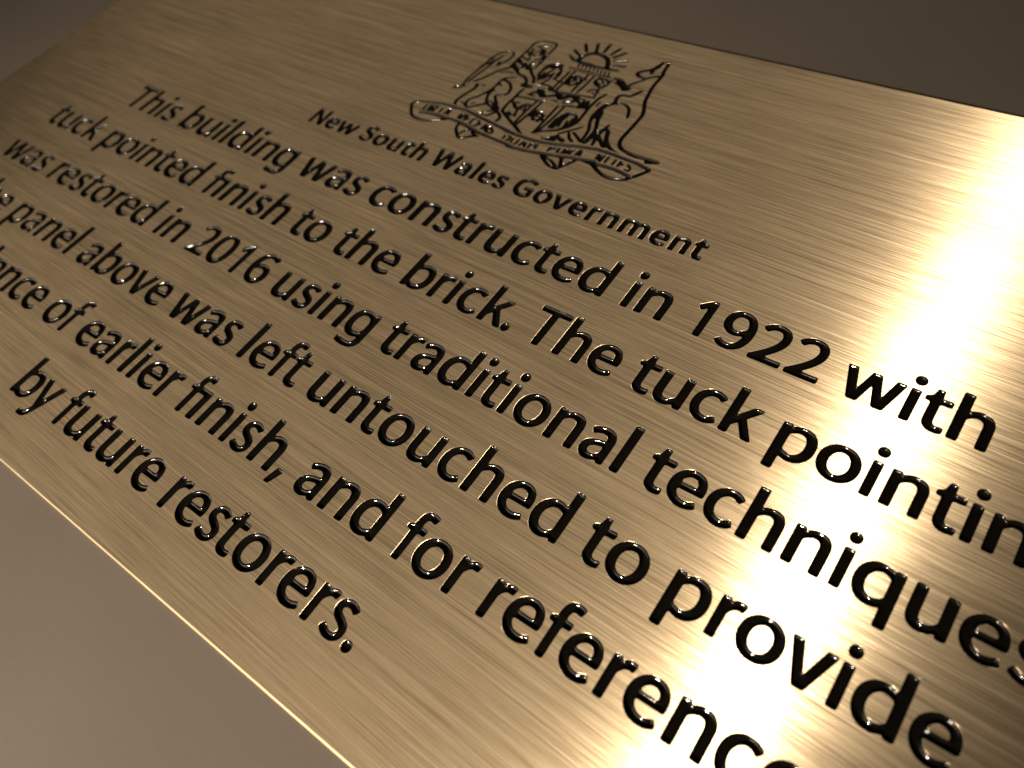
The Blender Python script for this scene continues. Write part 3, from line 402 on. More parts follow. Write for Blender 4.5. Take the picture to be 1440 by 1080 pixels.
CREST_OUTLINES = {
    'motto_scroll': [
        [-7593, 722, -7571, 722, -7511, 749, -7386, 838, -7306, 875, -7299, 895, -7308, 915, -7327, 924, -7348, 923, -7412, 940, -7419, 947, -7224, 918, -6829, 891, -6808, 886, -6793, 870, -6750, 861, -6640, 861, -6464, 872, -6183, 922, -6163, 885,
         -6017, 786, -5916, 744, -5829, 728, -5786, 734, -5751, 759, -5636, 947, -5597, 1026, -5581, 1039, -5559, 1043, -5386, 1024, -5235, 934, -5112, 885, -5026, 870, -4938, 873, -4811, 909, -4771, 928, -4736, 954, -4626, 1091, -4543, 1221, -4531, 1262,
         -4539, 1283, -4574, 1307, -4767, 1351, -5162, 1385, -5404, 1394, -5492, 1389, -5622, 1367, -5858, 1313, -6111, 1240, -6219, 1219, -6459, 1189, -6657, 1185, -6833, 1196, -6984, 1225, -7896, 1371, -7984, 1371, -8137, 1354, -8224, 1365, -8290, 1363, -8421, 1345,
         -8765, 1272, -8845, 1234, -8895, 1192, -8909, 1151, -8899, 1108, -8796, 965, -8721, 886, -8663, 854, -8600, 836, -8512, 828, -8403, 836, -8317, 856, -8256, 882, -8014, 1033, -7926, 1033, -7838, 1024, -7820, 1015, -7825, 994, -7817, 950, -7792, 890,
         -7734, 824, -7669, 765, -7614, 728],
        [-7588, 780, -7624, 803, -7600, 882, -7587, 899, -7531, 931, -7522, 969, -7501, 966, -7500, 953, -7513, 937, -7506, 917, -7427, 885, -7529, 805, -7567, 784],
        [-5902, 799, -5962, 822, -6018, 853, -6032, 867, -6011, 868, -5951, 848, -5877, 804, -5881, 795],
        [-5806, 823, -5938, 896, -6000, 917, -6064, 930, -6064, 939, -5895, 977, -5876, 973, -5804, 839],
        [-7672, 845, -7747, 925, -7757, 945, -7769, 1010, -7726, 1008, -7595, 985, -7574, 980, -7565, 968, -7622, 935, -7637, 918, -7657, 856],
        [-8572, 889, -8615, 897, -8656, 913, -8709, 952, -8844, 1126, -8850, 1146, -8841, 1166, -8786, 1201, -8703, 1230, -8422, 1287, -8270, 1307, -8204, 1306, -8118, 1289, -7965, 1305, -7877, 1302, -7465, 1231, -7095, 1175, -7054, 1159, -6967, 1145, -6770, 1123,
         -6660, 1118, -6440, 1123, -6179, 1158, -6071, 1181, -5753, 1269, -5581, 1306, -5450, 1325, -5230, 1322, -4791, 1287, -4620, 1248, -4620, 1229, -4642, 1191, -4731, 1066, -4924, 1108, -5034, 1121, -5232, 1118, -5318, 1104, -5333, 1116, -5343, 1135, -5363, 1144,
         -5385, 1143, -5818, 1063, -6011, 1019, -6228, 985, -6423, 945, -6642, 928, -6708, 928, -6746, 947, -6790, 955, -7163, 979, -7273, 992, -7705, 1073, -7858, 1094, -7990, 1101, -8144, 1089, -8342, 1089, -8407, 1081, -8600, 1035, -8617, 1022, -8623, 1001,
         -8614, 982, -8595, 971, -8424, 1009, -8337, 1022, -8161, 1020, -8159, 1007, -8272, 938, -8332, 911, -8440, 889, -8506, 885],
        [-5752, 886, -5806, 983, -5796, 998, -5774, 1003, -5686, 1020, -5669, 1013, -5722, 915],
        [-5032, 938, -5097, 951, -5159, 973, -5238, 1013, -5272, 1040, -5230, 1051, -5031, 1054, -4878, 1031, -4793, 1007, -4798, 991, -4879, 956, -4965, 937],
    ],
    'motto_lettering': [
        [-6709, 950, -6666, 950, -6650, 966, -6644, 987, -6650, 1096, -6693, 1099, -6697, 990, -6711, 974, -6731, 974, -6744, 992, -6749, 1101, -6793, 1104, -6799, 1085, -6792, 977, -6749, 969],
        [-6629, 950, -6586, 950, -6572, 990, -6556, 1002, -6541, 990, -6535, 969, -6523, 954, -6481, 962, -6516, 1088, -6531, 1098, -6597, 1098],
        [-6471, 962, -6428, 965, -6422, 983, -6423, 1027, -6415, 1044, -6395, 1035, -6375, 1041, -6362, 1034, -6359, 991, -6348, 980, -6311, 996, -6314, 1106, -6327, 1116, -6458, 1102, -6474, 1094],
        [-6856, 980, -6812, 977, -6802, 991, -6806, 1101, -6933, 1120, -6950, 1106, -6956, 1086, -6954, 998, -6942, 985, -6903, 989, -6905, 1077, -6890, 1092, -6869, 1093, -6857, 1076, -6856, 1010, -6892, 989, -6878, 981],
        [-7208, 1004, -7166, 1006, -7151, 1021, -7146, 1042, -7152, 1085, -7163, 1104, -7216, 1141, -7222, 1174, -7309, 1186, -7315, 1167, -7325, 1166, -7334, 1186, -7396, 1200, -7405, 1185, -7409, 1054, -7404, 1037, -7362, 1032, -7357, 1075, -7346, 1074, -7330, 1034,
         -7316, 1020],
        [-6149, 1022, -6107, 1023, -6101, 1064, -6087, 1079, -6046, 1093, -6029, 1107, -6024, 1128, -6026, 1172, -6069, 1161, -6092, 1130, -6121, 1149, -6143, 1145, -6154, 1132],
        [-7216, 1037, -7266, 1071, -7266, 1093, -7254, 1104, -7201, 1067, -7198, 1046],
        [-6002, 1046, -5981, 1046, -5831, 1080, -5822, 1097, -5810, 1100, -5795, 1088, -5753, 1099, -5774, 1137, -5770, 1156, -5754, 1170, -5752, 1235, -5765, 1246, -5787, 1241, -5802, 1229, -5801, 1208, -5816, 1194, -5829, 1207, -5832, 1227, -5917, 1206, -5931, 1193,
         -5926, 1105, -5930, 1084, -5946, 1070, -5962, 1082, -5967, 1170, -5975, 1188, -6016, 1174, -6011, 1065],
        [-8624, 1052, -8584, 1060, -8569, 1070, -8578, 1088, -8582, 1176, -8581, 1198, -8565, 1213, -8549, 1201, -8544, 1092, -8555, 1073, -8544, 1070, -8501, 1080, -8441, 1101, -8424, 1098, -8381, 1105, -8397, 1143, -8374, 1176, -8375, 1264, -8390, 1272, -8624, 1224,
         -8632, 1205],
        [-7511, 1058, -7489, 1056, -7491, 1098, -7478, 1112, -7456, 1111, -7437, 1122, -7435, 1144, -7451, 1158, -7473, 1162, -7489, 1175, -7493, 1216, -7647, 1242, -7665, 1235, -7673, 1124, -7673, 1102, -7665, 1086],
        [-7612, 1088, -7623, 1106, -7622, 1195, -7615, 1216, -7596, 1219, -7578, 1205, -7539, 1197, -7541, 1108, -7550, 1092, -7572, 1096, -7592, 1087],
        [-7794, 1106, -7773, 1103, -7757, 1110, -7756, 1132, -7741, 1144, -7720, 1144, -7702, 1156, -7701, 1176, -7717, 1190, -7738, 1194, -7754, 1207, -7749, 1250, -7728, 1256, -7922, 1285, -7934, 1273, -7936, 1121, -7829, 1110, -7836, 1166, -7808, 1184, -7807, 1118],
        [-5728, 1106, -5685, 1109, -5674, 1125, -5640, 1117, -5617, 1121, -5607, 1134, -5641, 1264, -5658, 1270, -5701, 1259],
        [-8315, 1112, -8272, 1111, -8268, 1130, -8274, 1261, -8263, 1278, -8244, 1286, -8353, 1277, -8350, 1267, -8328, 1263, -8322, 1243],
        [-8220, 1112, -8177, 1109, -8165, 1148, -8149, 1146, -8143, 1125, -8131, 1110, -8092, 1120, -8129, 1268, -8192, 1283],
        [-4839, 1112, -4819, 1110, -4793, 1144, -4803, 1208, -4856, 1245, -4864, 1264, -4877, 1275, -4915, 1270, -4908, 1227, -4895, 1210, -4858, 1188, -4845, 1171, -4849, 1151, -4868, 1151, -4886, 1162, -4907, 1157, -4916, 1138, -4904, 1124],
        [-5313, 1130, -5292, 1129, -5274, 1138, -5274, 1291, -5285, 1305, -5307, 1306, -5324, 1298, -5325, 1277, -5335, 1269, -5356, 1307, -5400, 1307, -5409, 1292, -5405, 1162, -5344, 1160],
        [-5248, 1142, -5207, 1139, -5199, 1155, -5199, 1287, -5209, 1301, -5231, 1302, -5248, 1295],
        [-5039, 1142, -4996, 1138, -4990, 1178, -4975, 1190, -4953, 1192, -4939, 1208, -4943, 1228, -4983, 1241, -4991, 1259, -4991, 1280, -5033, 1287, -5040, 1271],
        [-5125, 1148, -5084, 1143, -5076, 1159, -5077, 1288, -5120, 1294, -5125, 1278],
        [-8440, 1195, -8449, 1222, -8446, 1236, -8433, 1240, -8424, 1230, -8423, 1215, -8426, 1201],
        [-7882, 1218, -7886, 1247, -7881, 1260, -7867, 1259, -7862, 1232, -7868, 1219],
    ],
    'rising_sun': [
        [-6337, 2888, -6184, 2889, -6167, 2901, -6175, 2920, -6240, 2924, -6252, 2936, -6250, 2957, -6271, 3019, -6285, 3036, -6304, 3029, -6304, 3008, -6279, 2927, -6322, 2925, -6322, 2964, -6344, 3026, -6360, 3040, -6376, 3027, -6374, 3006, -6347, 2927, -6368, 2923,
         -6390, 2924, -6398, 2934, -6390, 2954, -6411, 3016, -6421, 3036, -6440, 3040, -6449, 3020, -6418, 2926, -6614, 2929, -6606, 2960, -6627, 3022, -6621, 3039, -6599, 3040, -6560, 2939, -6542, 2937, -6534, 2956, -6558, 3040, -6538, 3046, -6519, 3040, -6520, 3019,
         -6498, 2957, -6488, 2937, -6470, 2935, -6462, 2955, -6491, 3037, -6480, 3050, -6393, 3058, -6350, 3051, -6175, 3066, -6158, 3078, -6152, 3099, -6161, 3119, -6181, 3128, -6312, 3120, -6355, 3123, -6384, 3205, -6415, 3264, -6453, 3317, -6485, 3347, -6522, 3371,
         -6603, 3406, -6667, 3422, -6754, 3426, -6851, 3647, -6871, 3656, -6892, 3650, -6904, 3632, -6902, 3610, -6824, 3429, -6820, 3408, -6876, 3374, -6909, 3345, -6953, 3269, -6968, 3261, -7139, 3361, -7160, 3365, -7179, 3354, -7186, 3334, -7179, 3314, -7162, 3300,
         -6975, 3198, -6986, 3133, -7003, 3127, -7149, 3224, -7170, 3221, -7185, 3205, -7186, 3184, -7173, 3166, -7028, 3067, -7007, 3064, -6988, 3075, -6969, 3073, -6950, 3062, -6885, 3050, -6884, 3029, -6852, 2947, -6832, 2944, -6825, 2964, -6848, 3046, -6826, 3048,
         -6812, 3035, -6783, 2952, -6767, 2939, -6752, 2953, -6774, 3037, -6753, 3041, -6738, 3028, -6708, 2946, -6690, 2938, -6678, 2956, -6698, 3018, -6695, 3037, -6673, 3037, -6629, 2939, -6631, 2929, -6653, 2927, -6696, 2933, -6981, 2929, -6999, 2919, -6996, 2899,
         -6975, 2894],
        [-6622, 3103, -6637, 3119, -6658, 3124, -6880, 3129, -6897, 3137, -6886, 3202, -6871, 3244, -6849, 3282, -6834, 3299, -6797, 3322, -6755, 3336, -6711, 3340, -6645, 3330, -6603, 3316, -6544, 3285, -6512, 3255, -6476, 3199, -6457, 3159, -6448, 3116, -6490, 3106,
         -6601, 3099],
        [-6309, 3170, -6117, 3206, -6105, 3224, -6107, 3245, -6122, 3260, -6144, 3263, -6315, 3232, -6332, 3219, -6337, 3198, -6328, 3179],
        [-6389, 3284, -6368, 3280, -6347, 3286, -6180, 3348, -6162, 3360, -6154, 3380, -6161, 3401, -6180, 3412, -6201, 3410, -6388, 3339, -6402, 3322, -6403, 3301],
        [-6962, 3350, -6942, 3344, -6921, 3351, -6912, 3371, -6916, 3392, -7047, 3568, -7068, 3574, -7088, 3566, -7098, 3547, -7093, 3526],
        [-6447, 3356, -6425, 3353, -6407, 3365, -6290, 3523, -6280, 3542, -6281, 3563, -6296, 3578, -6317, 3581, -6336, 3570, -6453, 3412, -6463, 3393, -6461, 3371],
        [-6530, 3416, -6510, 3410, -6490, 3418, -6480, 3437, -6422, 3622, -6428, 3642, -6445, 3655, -6466, 3653, -6481, 3639, -6489, 3619, -6542, 3454, -6542, 3433],
        [-6679, 3440, -6658, 3435, -6639, 3445, -6630, 3465, -6640, 3664, -6647, 3685, -6665, 3697, -6687, 3694, -6702, 3678, -6704, 3656, -6695, 3479, -6692, 3457],
    ],
    'kangaroo': [
        [-6389, 1220, -6352, 1236, -6330, 1236, -6310, 1226, -6158, 1251, -6144, 1265, -6150, 1309, -6130, 1308, -6069, 1283, -6047, 1279, -6026, 1285, -6011, 1300, -6006, 1321, -6012, 1342, -6028, 1358, -6109, 1392, -6173, 1409, -6171, 1424, -6156, 1441, -6095, 1504,
         -6080, 1510, -6078, 1488, -6068, 1468, -6003, 1379, -5925, 1338, -5904, 1334, -5885, 1344, -5880, 1365, -5891, 1384, -5968, 1425, -6031, 1516, -6071, 1526, -5937, 1672, -5924, 1689, -5925, 1711, -5943, 1722, -5963, 1715, -6207, 1458, -6218, 1440, -6206, 1403,
         -6275, 1349, -6302, 1314, -6366, 1296, -6382, 1282, -6393, 1263, -6395, 1241],
        [-4699, 1358, -4677, 1358, -4614, 1375, -4514, 1421, -4502, 1439, -4504, 1460, -4517, 1478, -4537, 1485, -4911, 1487, -5042, 1503, -5106, 1519, -5165, 1548, -5195, 1580, -5226, 1638, -5239, 1725, -5231, 2033, -5232, 2275, -5255, 2359, -5351, 2557, -5374, 2619,
         -5425, 2856, -5441, 2986, -5442, 3250, -5446, 3272, -5473, 3331, -5496, 3550, -5508, 3568, -5529, 3575, -5549, 3568, -5563, 3551, -5586, 3569, -5607, 3575, -5627, 3567, -5658, 3536, -5667, 3516, -5696, 3410, -5724, 3350, -5753, 3317, -5870, 3218, -5895, 3182,
         -5897, 3139, -5887, 3119, -5857, 3088, -5798, 3058, -5732, 3059, -5715, 3050, -5738, 3012, -5824, 2912, -5848, 2851, -5861, 2839, -5944, 2911, -6004, 2939, -6068, 2955, -6111, 2954, -6153, 2941, -6145, 2905, -6152, 2885, -6169, 2872, -6161, 2868, -6120, 2884,
         -6100, 2880, -6062, 2858, -6060, 2845, -6078, 2832, -6083, 2811, -6073, 2792, -6009, 2779, -5969, 2762, -5896, 2712, -5873, 2676, -5851, 2672, -5810, 2685, -5777, 2714, -5731, 2788, -5738, 2809, -5757, 2818, -5777, 2812, -5794, 2797, -5792, 2840, -5776, 2881,
         -5690, 2981, -5620, 3093, -5590, 3125, -5519, 3176, -5507, 3164, -5504, 2923, -5438, 2599, -5415, 2537, -5329, 2360, -5300, 2277, -5296, 2211, -5306, 1727, -5301, 1661, -5282, 1598, -5262, 1559, -5221, 1508, -5186, 1481, -5146, 1462, -5040, 1434, -5021, 1423,
         -4890, 1406, -4847, 1404, -4828, 1416, -4741, 1416, -4722, 1409, -4725, 1388, -4718, 1368],
        [-5738, 1376, -5717, 1377, -5686, 1408, -5676, 1427, -5668, 1514, -5664, 1536, -5657, 1539, -5642, 1475, -5631, 1456, -5620, 1391, -5579, 1395, -5565, 1406, -5580, 1515, -5570, 1525, -5457, 1421, -5438, 1413, -5375, 1420, -5378, 1441, -5362, 1442, -5326, 1417,
         -5305, 1413, -5129, 1403, -5126, 1407, -5230, 1442, -5289, 1473, -5359, 1526, -5406, 1572, -5441, 1628, -5507, 1791, -5541, 1818, -5583, 1826, -5577, 1892, -5586, 1911, -5607, 1918, -5626, 1908, -5647, 1801, -5664, 1761, -5679, 1745, -5683, 1703, -5694, 1714,
         -5715, 1776, -5788, 1937, -5823, 2109, -5831, 2129, -5866, 2154, -5868, 2197, -5857, 2240, -5796, 2331, -5777, 2337, -5756, 2334, -5708, 2379, -5689, 2389, -5626, 2373, -5570, 2338, -5530, 2286, -5460, 2125, -5439, 2119, -5420, 2129, -5414, 2150, -5470, 2294,
         -5503, 2350, -5534, 2382, -5609, 2428, -5672, 2446, -5715, 2441, -5768, 2403, -5798, 2483, -5803, 2526, -5792, 2545, -5753, 2565, -5687, 2568, -5667, 2575, -5618, 2619, -5574, 2695, -5540, 2776, -5545, 2797, -5562, 2810, -5583, 2811, -5600, 2797, -5649, 2698,
         -5685, 2643, -5704, 2634, -5791, 2624, -5829, 2602, -5858, 2569, -5867, 2549, -5870, 2505, -5844, 2398, -5846, 2377, -5872, 2342, -5913, 2340, -5928, 2325, -5965, 2221, -5974, 2178, -5975, 2046, -5982, 2003, -5976, 1960, -5923, 1816, -5853, 1679, -5829, 1550,
         -5828, 1484, -5844, 1479, -5992, 1573, -6014, 1573, -6028, 1557, -6026, 1535, -6012, 1519, -5882, 1436, -5812, 1383, -5790, 1381, -5773, 1393],
        [-5764, 1471, -5778, 1604, -5797, 1691, -5822, 1752, -5867, 1829, -5895, 1913, -5885, 1929, -5864, 1936, -5780, 1757, -5761, 1693, -5754, 1582],
        [-5482, 1544, -5533, 1584, -5594, 1646, -5594, 1734, -5580, 1749, -5563, 1743, -5566, 1722, -5558, 1701],
        [-5746, 3109, -5767, 3115, -5823, 3148, -5825, 3167, -5761, 3227, -5726, 3253, -5707, 3257, -5693, 3240, -5702, 3223, -5699, 3203, -5634, 3198, -5617, 3210, -5625, 3229, -5646, 3234, -5646, 3245, -5629, 3258, -5622, 3279, -5632, 3298, -5662, 3317, -5642, 3324,
         -5628, 3341, -5600, 3400, -5595, 3421, -5609, 3437, -5608, 3479, -5600, 3499, -5571, 3532, -5564, 3532, -5551, 3467, -5538, 3314, -5511, 3255, -5508, 3234, -5580, 3195, -5680, 3111],
    ],
    'lion': [
        [-7286, 1292, -7264, 1289, -7251, 1301, -7239, 1343, -7237, 1387, -7254, 1427, -7299, 1475, -7354, 1511, -7394, 1529, -7407, 1590, -7421, 1607, -7480, 1636, -7496, 1674, -7608, 1779, -7635, 1814, -7642, 1833, -7558, 1856, -7540, 1868, -7501, 1921, -7491, 1964,
         -7494, 2007, -7514, 2070, -7534, 2109, -7574, 2161, -7625, 2203, -7682, 2236, -7767, 2255, -7768, 2271, -7751, 2285, -7645, 2314, -7628, 2327, -7626, 2348, -7639, 2365, -7660, 2368, -7767, 2341, -7819, 2301, -7844, 2265, -7860, 2225, -7865, 2181, -7860, 2050,
         -7871, 1941, -7900, 1858, -7947, 1759, -7980, 1702, -8049, 1617, -8065, 1553, -8059, 1488, -8077, 1488, -8138, 1509, -8150, 1493, -8137, 1477, -8017, 1425, -7982, 1398, -7962, 1392, -7918, 1392, -7878, 1406, -7788, 1502, -7680, 1576, -7596, 1552, -7538, 1522,
         -7536, 1503, -7567, 1473, -7625, 1442, -7677, 1402, -7719, 1399, -7730, 1380, -7721, 1363, -7527, 1330, -7506, 1333, -7441, 1391, -7403, 1468, -7383, 1462, -7328, 1425, -7299, 1392, -7293, 1371, -7310, 1308, -7308, 1295],
        [-7600, 1364, -7620, 1372, -7616, 1389, -7521, 1445, -7480, 1496, -7466, 1485, -7476, 1443, -7520, 1394, -7557, 1369, -7578, 1362],
        [-8157, 1376, -8135, 1374, -8030, 1389, -8050, 1397, -8115, 1384, -8136, 1386, -8151, 1402, -8169, 1442, -8181, 1507, -8142, 1701, -8094, 1848, -8101, 1935, -8072, 1966, -8007, 1956, -7985, 1958, -7979, 1977, -7996, 1990, -8061, 2002, -8083, 1999, -8121, 1977,
         -8152, 2005, -8174, 2003, -8189, 1988, -8191, 1966, -8160, 1883, -8158, 1861, -8211, 1693, -8235, 1586, -8247, 1498, -8241, 1455, -8219, 1392, -8201, 1383],
        [-7948, 1446, -7981, 1473, -8003, 1512, -8008, 1533, -8003, 1577, -7994, 1597, -7925, 1682, -7853, 1819, -7840, 1818, -7789, 1696, -7739, 1623, -7745, 1605, -7833, 1538, -7907, 1457, -7926, 1446],
        [-7943, 1496, -7922, 1497, -7863, 1562, -7857, 1582, -7874, 1593, -7892, 1582, -7948, 1515],
        [-7630, 1621, -7669, 1638, -7668, 1651, -7605, 1643, -7610, 1625],
        [-7708, 1682, -7723, 1697, -7755, 1755, -7785, 1838, -7786, 1860, -7764, 1945, -7776, 1962, -7797, 1968, -7806, 1984, -7802, 2072, -7788, 2083, -7727, 2059, -7715, 2075, -7727, 2092, -7803, 2134, -7808, 2178, -7802, 2198, -7715, 2187, -7639, 2143, -7581, 2076,
         -7550, 1994, -7551, 1951, -7575, 1914, -7594, 1904, -7680, 1885, -7697, 1871, -7707, 1852, -7707, 1830, -7688, 1790, -7603, 1689, -7621, 1684, -7687, 1689],
        [-8489, 1724, -8384, 1754, -8347, 1778, -8318, 1810, -8270, 1884, -8276, 1905, -8295, 1912, -8314, 1901, -8343, 1870, -8357, 1887, -8370, 1928, -8380, 1993, -8383, 2103, -8359, 2344, -8341, 2407, -8339, 2429, -8348, 2449, -8348, 2469, -8327, 2471, -8312, 2486,
         -8305, 2507, -8297, 2508, -8307, 2376, -8347, 2160, -8366, 1985, -8365, 1963, -8348, 1950, -8327, 1954, -8317, 1973, -8299, 2148, -8259, 2364, -8230, 2626, -8192, 2798, -8198, 2818, -8218, 2826, -8236, 2814, -8278, 2643, -8313, 2624, -8337, 2540, -8346, 2533,
         -8346, 2577, -8327, 2616, -8320, 2659, -8332, 2700, -8308, 2785, -8272, 2839, -8238, 2867, -8181, 2900, -8139, 2911, -8118, 2904, -8088, 2873, -8074, 2831, -8075, 2766, -8088, 2701, -8119, 2619, -8135, 2616, -8153, 2629, -8174, 2629, -8192, 2616, -8198, 2596,
         -8183, 2509, -8166, 2497, -8144, 2497, -8107, 2518, -8049, 2661, -8032, 2724, -8023, 2812, -8028, 2855, -8045, 2896, -8072, 2930, -8109, 2955, -8152, 2960, -8194, 2948, -8288, 2891, -8333, 2843, -8368, 2763, -8406, 2614, -8397, 2571, -8401, 2461, -8424, 2377,
         -8409, 2337, -8434, 2074, -8433, 2030, -8419, 1921, -8398, 1859, -8406, 1843, -8450, 1840, -8489, 1822, -8500, 1803, -8506, 1759, -8505, 1738],
        [-8274, 1994, -8253, 1989, -8235, 2000, -8153, 2104, -8120, 2161, -8049, 2321, -7978, 2433, -7901, 2510, -7865, 2536, -7845, 2543, -7796, 2500, -7735, 2476, -7703, 2446, -7666, 2423, -7537, 2397, -7483, 2360, -7438, 2311, -7440, 2291, -7465, 2230, -7460, 2209,
         -7447, 2192, -7427, 2182, -7405, 2181, -7274, 2190, -7253, 2198, -7238, 2214, -7232, 2234, -7235, 2256, -7247, 2274, -7265, 2286, -7287, 2289, -7374, 2288, -7383, 2330, -7394, 2349, -7455, 2412, -7531, 2456, -7617, 2470, -7659, 2484, -7690, 2515, -7737, 2589,
         -7753, 2604, -7794, 2612, -7893, 2697, -7884, 2711, -7759, 2669, -7746, 2653, -7726, 2590, -7707, 2582, -7688, 2591, -7683, 2612, -7686, 2653, -7668, 2643, -7624, 2594, -7606, 2582, -7574, 2608, -7556, 2597, -7497, 2532, -7391, 2454, -7364, 2419, -7312, 2323,
         -7295, 2309, -7274, 2312, -7261, 2329, -7263, 2350, -7293, 2409, -7340, 2483, -7445, 2562, -7503, 2627, -7496, 2647, -7482, 2663, -7465, 2816, -7463, 2904, -7477, 3079, -7481, 3321, -7492, 3363, -7520, 3396, -7540, 3406, -7583, 3414, -7649, 3413, -7758, 3399,
         -7861, 3363, -7897, 3339, -7924, 3304, -7937, 3240, -7925, 3109, -7944, 2780, -7940, 2582, -7934, 2561, -8011, 2483, -8063, 2412, -8106, 2335, -8187, 2155, -8280, 2033, -8286, 2012],
        [-7988, 2354, -7967, 2351, -7878, 2418, -7834, 2427, -7767, 2429, -7747, 2438, -7750, 2459, -7771, 2464, -7860, 2459, -7903, 2444, -7990, 2374],
        [-7546, 2676, -7588, 2726, -7606, 2739, -7616, 2759, -7606, 2776, -7587, 2787, -7577, 2805, -7583, 2826, -7604, 2830, -7644, 2813, -7660, 2798, -7667, 2777, -7665, 2734, -7738, 2779, -7758, 2770, -7773, 2730, -7792, 2737, -7788, 2758, -7803, 2774, -7880, 2815,
         -7892, 2832, -7884, 2848, -7736, 2806, -7715, 2810, -7704, 2829, -7721, 2891, -7731, 2910, -7776, 2956, -7691, 2953, -7648, 2961, -7615, 2989, -7599, 3029, -7582, 3033, -7569, 2992, -7566, 2948, -7580, 2932, -7638, 2901, -7654, 2886, -7653, 2865, -7636, 2853,
         -7615, 2858, -7556, 2888, -7523, 2917, -7513, 2904, -7516, 2883, -7575, 2855, -7577, 2834, -7557, 2829, -7516, 2835, -7526, 2704, -7531, 2683],
        [-7774, 2868, -7858, 2893, -7880, 2894, -7889, 2910, -7885, 2976, -7870, 2986, -7848, 2982, -7834, 2969, -7831, 2949, -7763, 2893, -7755, 2874],
        [-7708, 3002, -7771, 3020, -7784, 3036, -7803, 3122, -7813, 3141, -7834, 3146, -7850, 3133, -7839, 3047, -7851, 3034, -7872, 3037, -7879, 3056, -7877, 3144, -7888, 3231, -7883, 3274, -7857, 3309, -7777, 3344, -7647, 3364, -7559, 3360, -7541, 3348, -7529, 3307,
         -7526, 3065, -7540, 3057, -7556, 3070, -7557, 3114, -7566, 3133, -7614, 3178, -7650, 3203, -7688, 3193, -7705, 3206, -7726, 3210, -7742, 3197, -7740, 3176, -7674, 3118, -7673, 3104, -7717, 3109, -7737, 3102, -7766, 3070, -7773, 3050, -7756, 3038, -7724, 3067,
         -7705, 3073, -7662, 3061, -7648, 3047, -7652, 3025, -7665, 3008],
        [-7801, 3176, -7780, 3176, -7734, 3224, -7713, 3230, -7625, 3220, -7609, 3234, -7609, 3255, -7638, 3279, -7552, 3267, -7543, 3285, -7560, 3299, -7602, 3313, -7645, 3316, -7703, 3284, -7746, 3275, -7765, 3264, -7808, 3213, -7814, 3193],
    ],
    'shield': [
        [-6728, 1208, -6708, 1211, -6717, 1230, -6903, 1345, -6878, 1586, -6866, 1600, -6803, 1587, -6787, 1546, -6772, 1530, -6751, 1529, -6716, 1552, -6679, 1528, -6658, 1525, -6641, 1539, -6638, 1581, -6616, 1586, -6599, 1578, -6596, 1403, -6604, 1293, -6592, 1275,
         -6571, 1271, -6486, 1339, -6274, 1456, -6220, 1494, -6132, 1592, -6086, 1667, -6068, 1708, -6057, 1750, -6054, 1794, -6075, 2123, -6068, 2321, -6055, 2386, -6010, 2510, -6018, 2530, -6037, 2539, -6057, 2532, -6100, 2431, -6120, 2368, -6136, 2194, -6181, 2292,
         -6202, 2298, -6221, 2288, -6238, 2251, -6248, 2263, -6246, 2283, -6265, 2293, -6353, 2288, -6386, 2313, -6345, 2325, -6170, 2342, -6149, 2348, -6137, 2366, -6160, 2400, -6166, 2510, -6189, 2569, -6132, 2688, -6117, 2817, -6101, 2830, -6098, 2851, -6117, 2862,
         -6181, 2845, -6201, 2851, -6218, 2866, -6239, 2868, -6987, 2874, -6979, 2857, -6958, 2852, -6848, 2852, -6839, 2839, -6846, 2796, -6846, 2554, -6856, 2539, -6877, 2546, -6880, 2568, -6877, 2788, -6878, 2810, -6889, 2828, -6910, 2830, -6924, 2815, -6929, 2573,
         -6938, 2555, -6981, 2559, -6997, 2567, -6985, 2654, -6993, 2720, -7025, 2802, -7067, 2852, -7070, 2871, -7061, 2891, -7067, 2912, -7123, 2946, -7144, 2952, -7187, 2949, -7269, 2915, -7338, 2862, -7362, 2825, -7372, 2783, -7374, 2739, -7367, 2541, -7309, 2476,
         -7266, 2400, -7249, 2404, -7245, 2447, -7223, 2448, -7206, 2459, -7197, 2479, -7176, 2474, -7161, 2487, -7158, 2553, -7144, 2569, -7130, 2560, -7129, 2516, -7168, 2414, -7170, 2392, -7186, 2380, -7249, 2370, -7238, 2328, -7043, 2344, -7021, 2340, -6983, 2320,
         -7010, 2315, -7029, 2303, -7039, 2285, -7080, 2297, -7102, 2294, -7120, 2282, -7133, 2265, -7139, 2243, -7124, 2183, -7189, 2125, -7191, 2103, -7181, 2084, -7193, 2074, -7215, 2073, -7231, 2059, -7221, 2042, -7067, 2036, -7047, 2043, -7047, 2064, -7067, 2071,
         -7133, 2074, -7138, 2086, -7086, 2126, -7043, 2117, -6995, 2072, -6977, 2061, -6955, 2058, -6874, 2089, -6743, 2168, -6694, 2125, -6653, 2113, -6592, 2139, -6557, 2165, -6541, 2180, -6533, 2221, -6518, 2236, -6497, 2236, -6455, 2223, -6444, 2207, -6453, 2188,
         -6555, 2147, -6573, 2134, -6581, 2114, -6577, 2093, -6561, 2077, -6540, 2073, -6519, 2079, -6417, 2120, -6400, 2133, -6384, 2174, -6364, 2173, -6306, 2147, -6308, 2125, -6298, 2106, -6311, 2095, -6590, 2041, -6599, 2022, -6603, 1648, -6622, 1656, -6625, 1675,
         -6613, 1693, -6613, 1714, -6628, 1729, -6671, 1736, -6688, 1748, -6703, 1789, -6722, 1800, -6743, 1795, -6759, 1780, -6778, 1779, -6814, 1802, -6852, 1792, -6847, 2034, -6858, 2052, -6879, 2054, -6907, 2023, -6951, 2025, -6993, 2013, -7320, 1979, -7327, 1998,
         -7328, 2042, -7310, 2150, -7315, 2167, -7359, 2164, -7370, 2148, -7384, 2061, -7382, 1885, -7394, 1709, -7377, 1557, -7366, 1539, -7236, 1457, -6794, 1212],
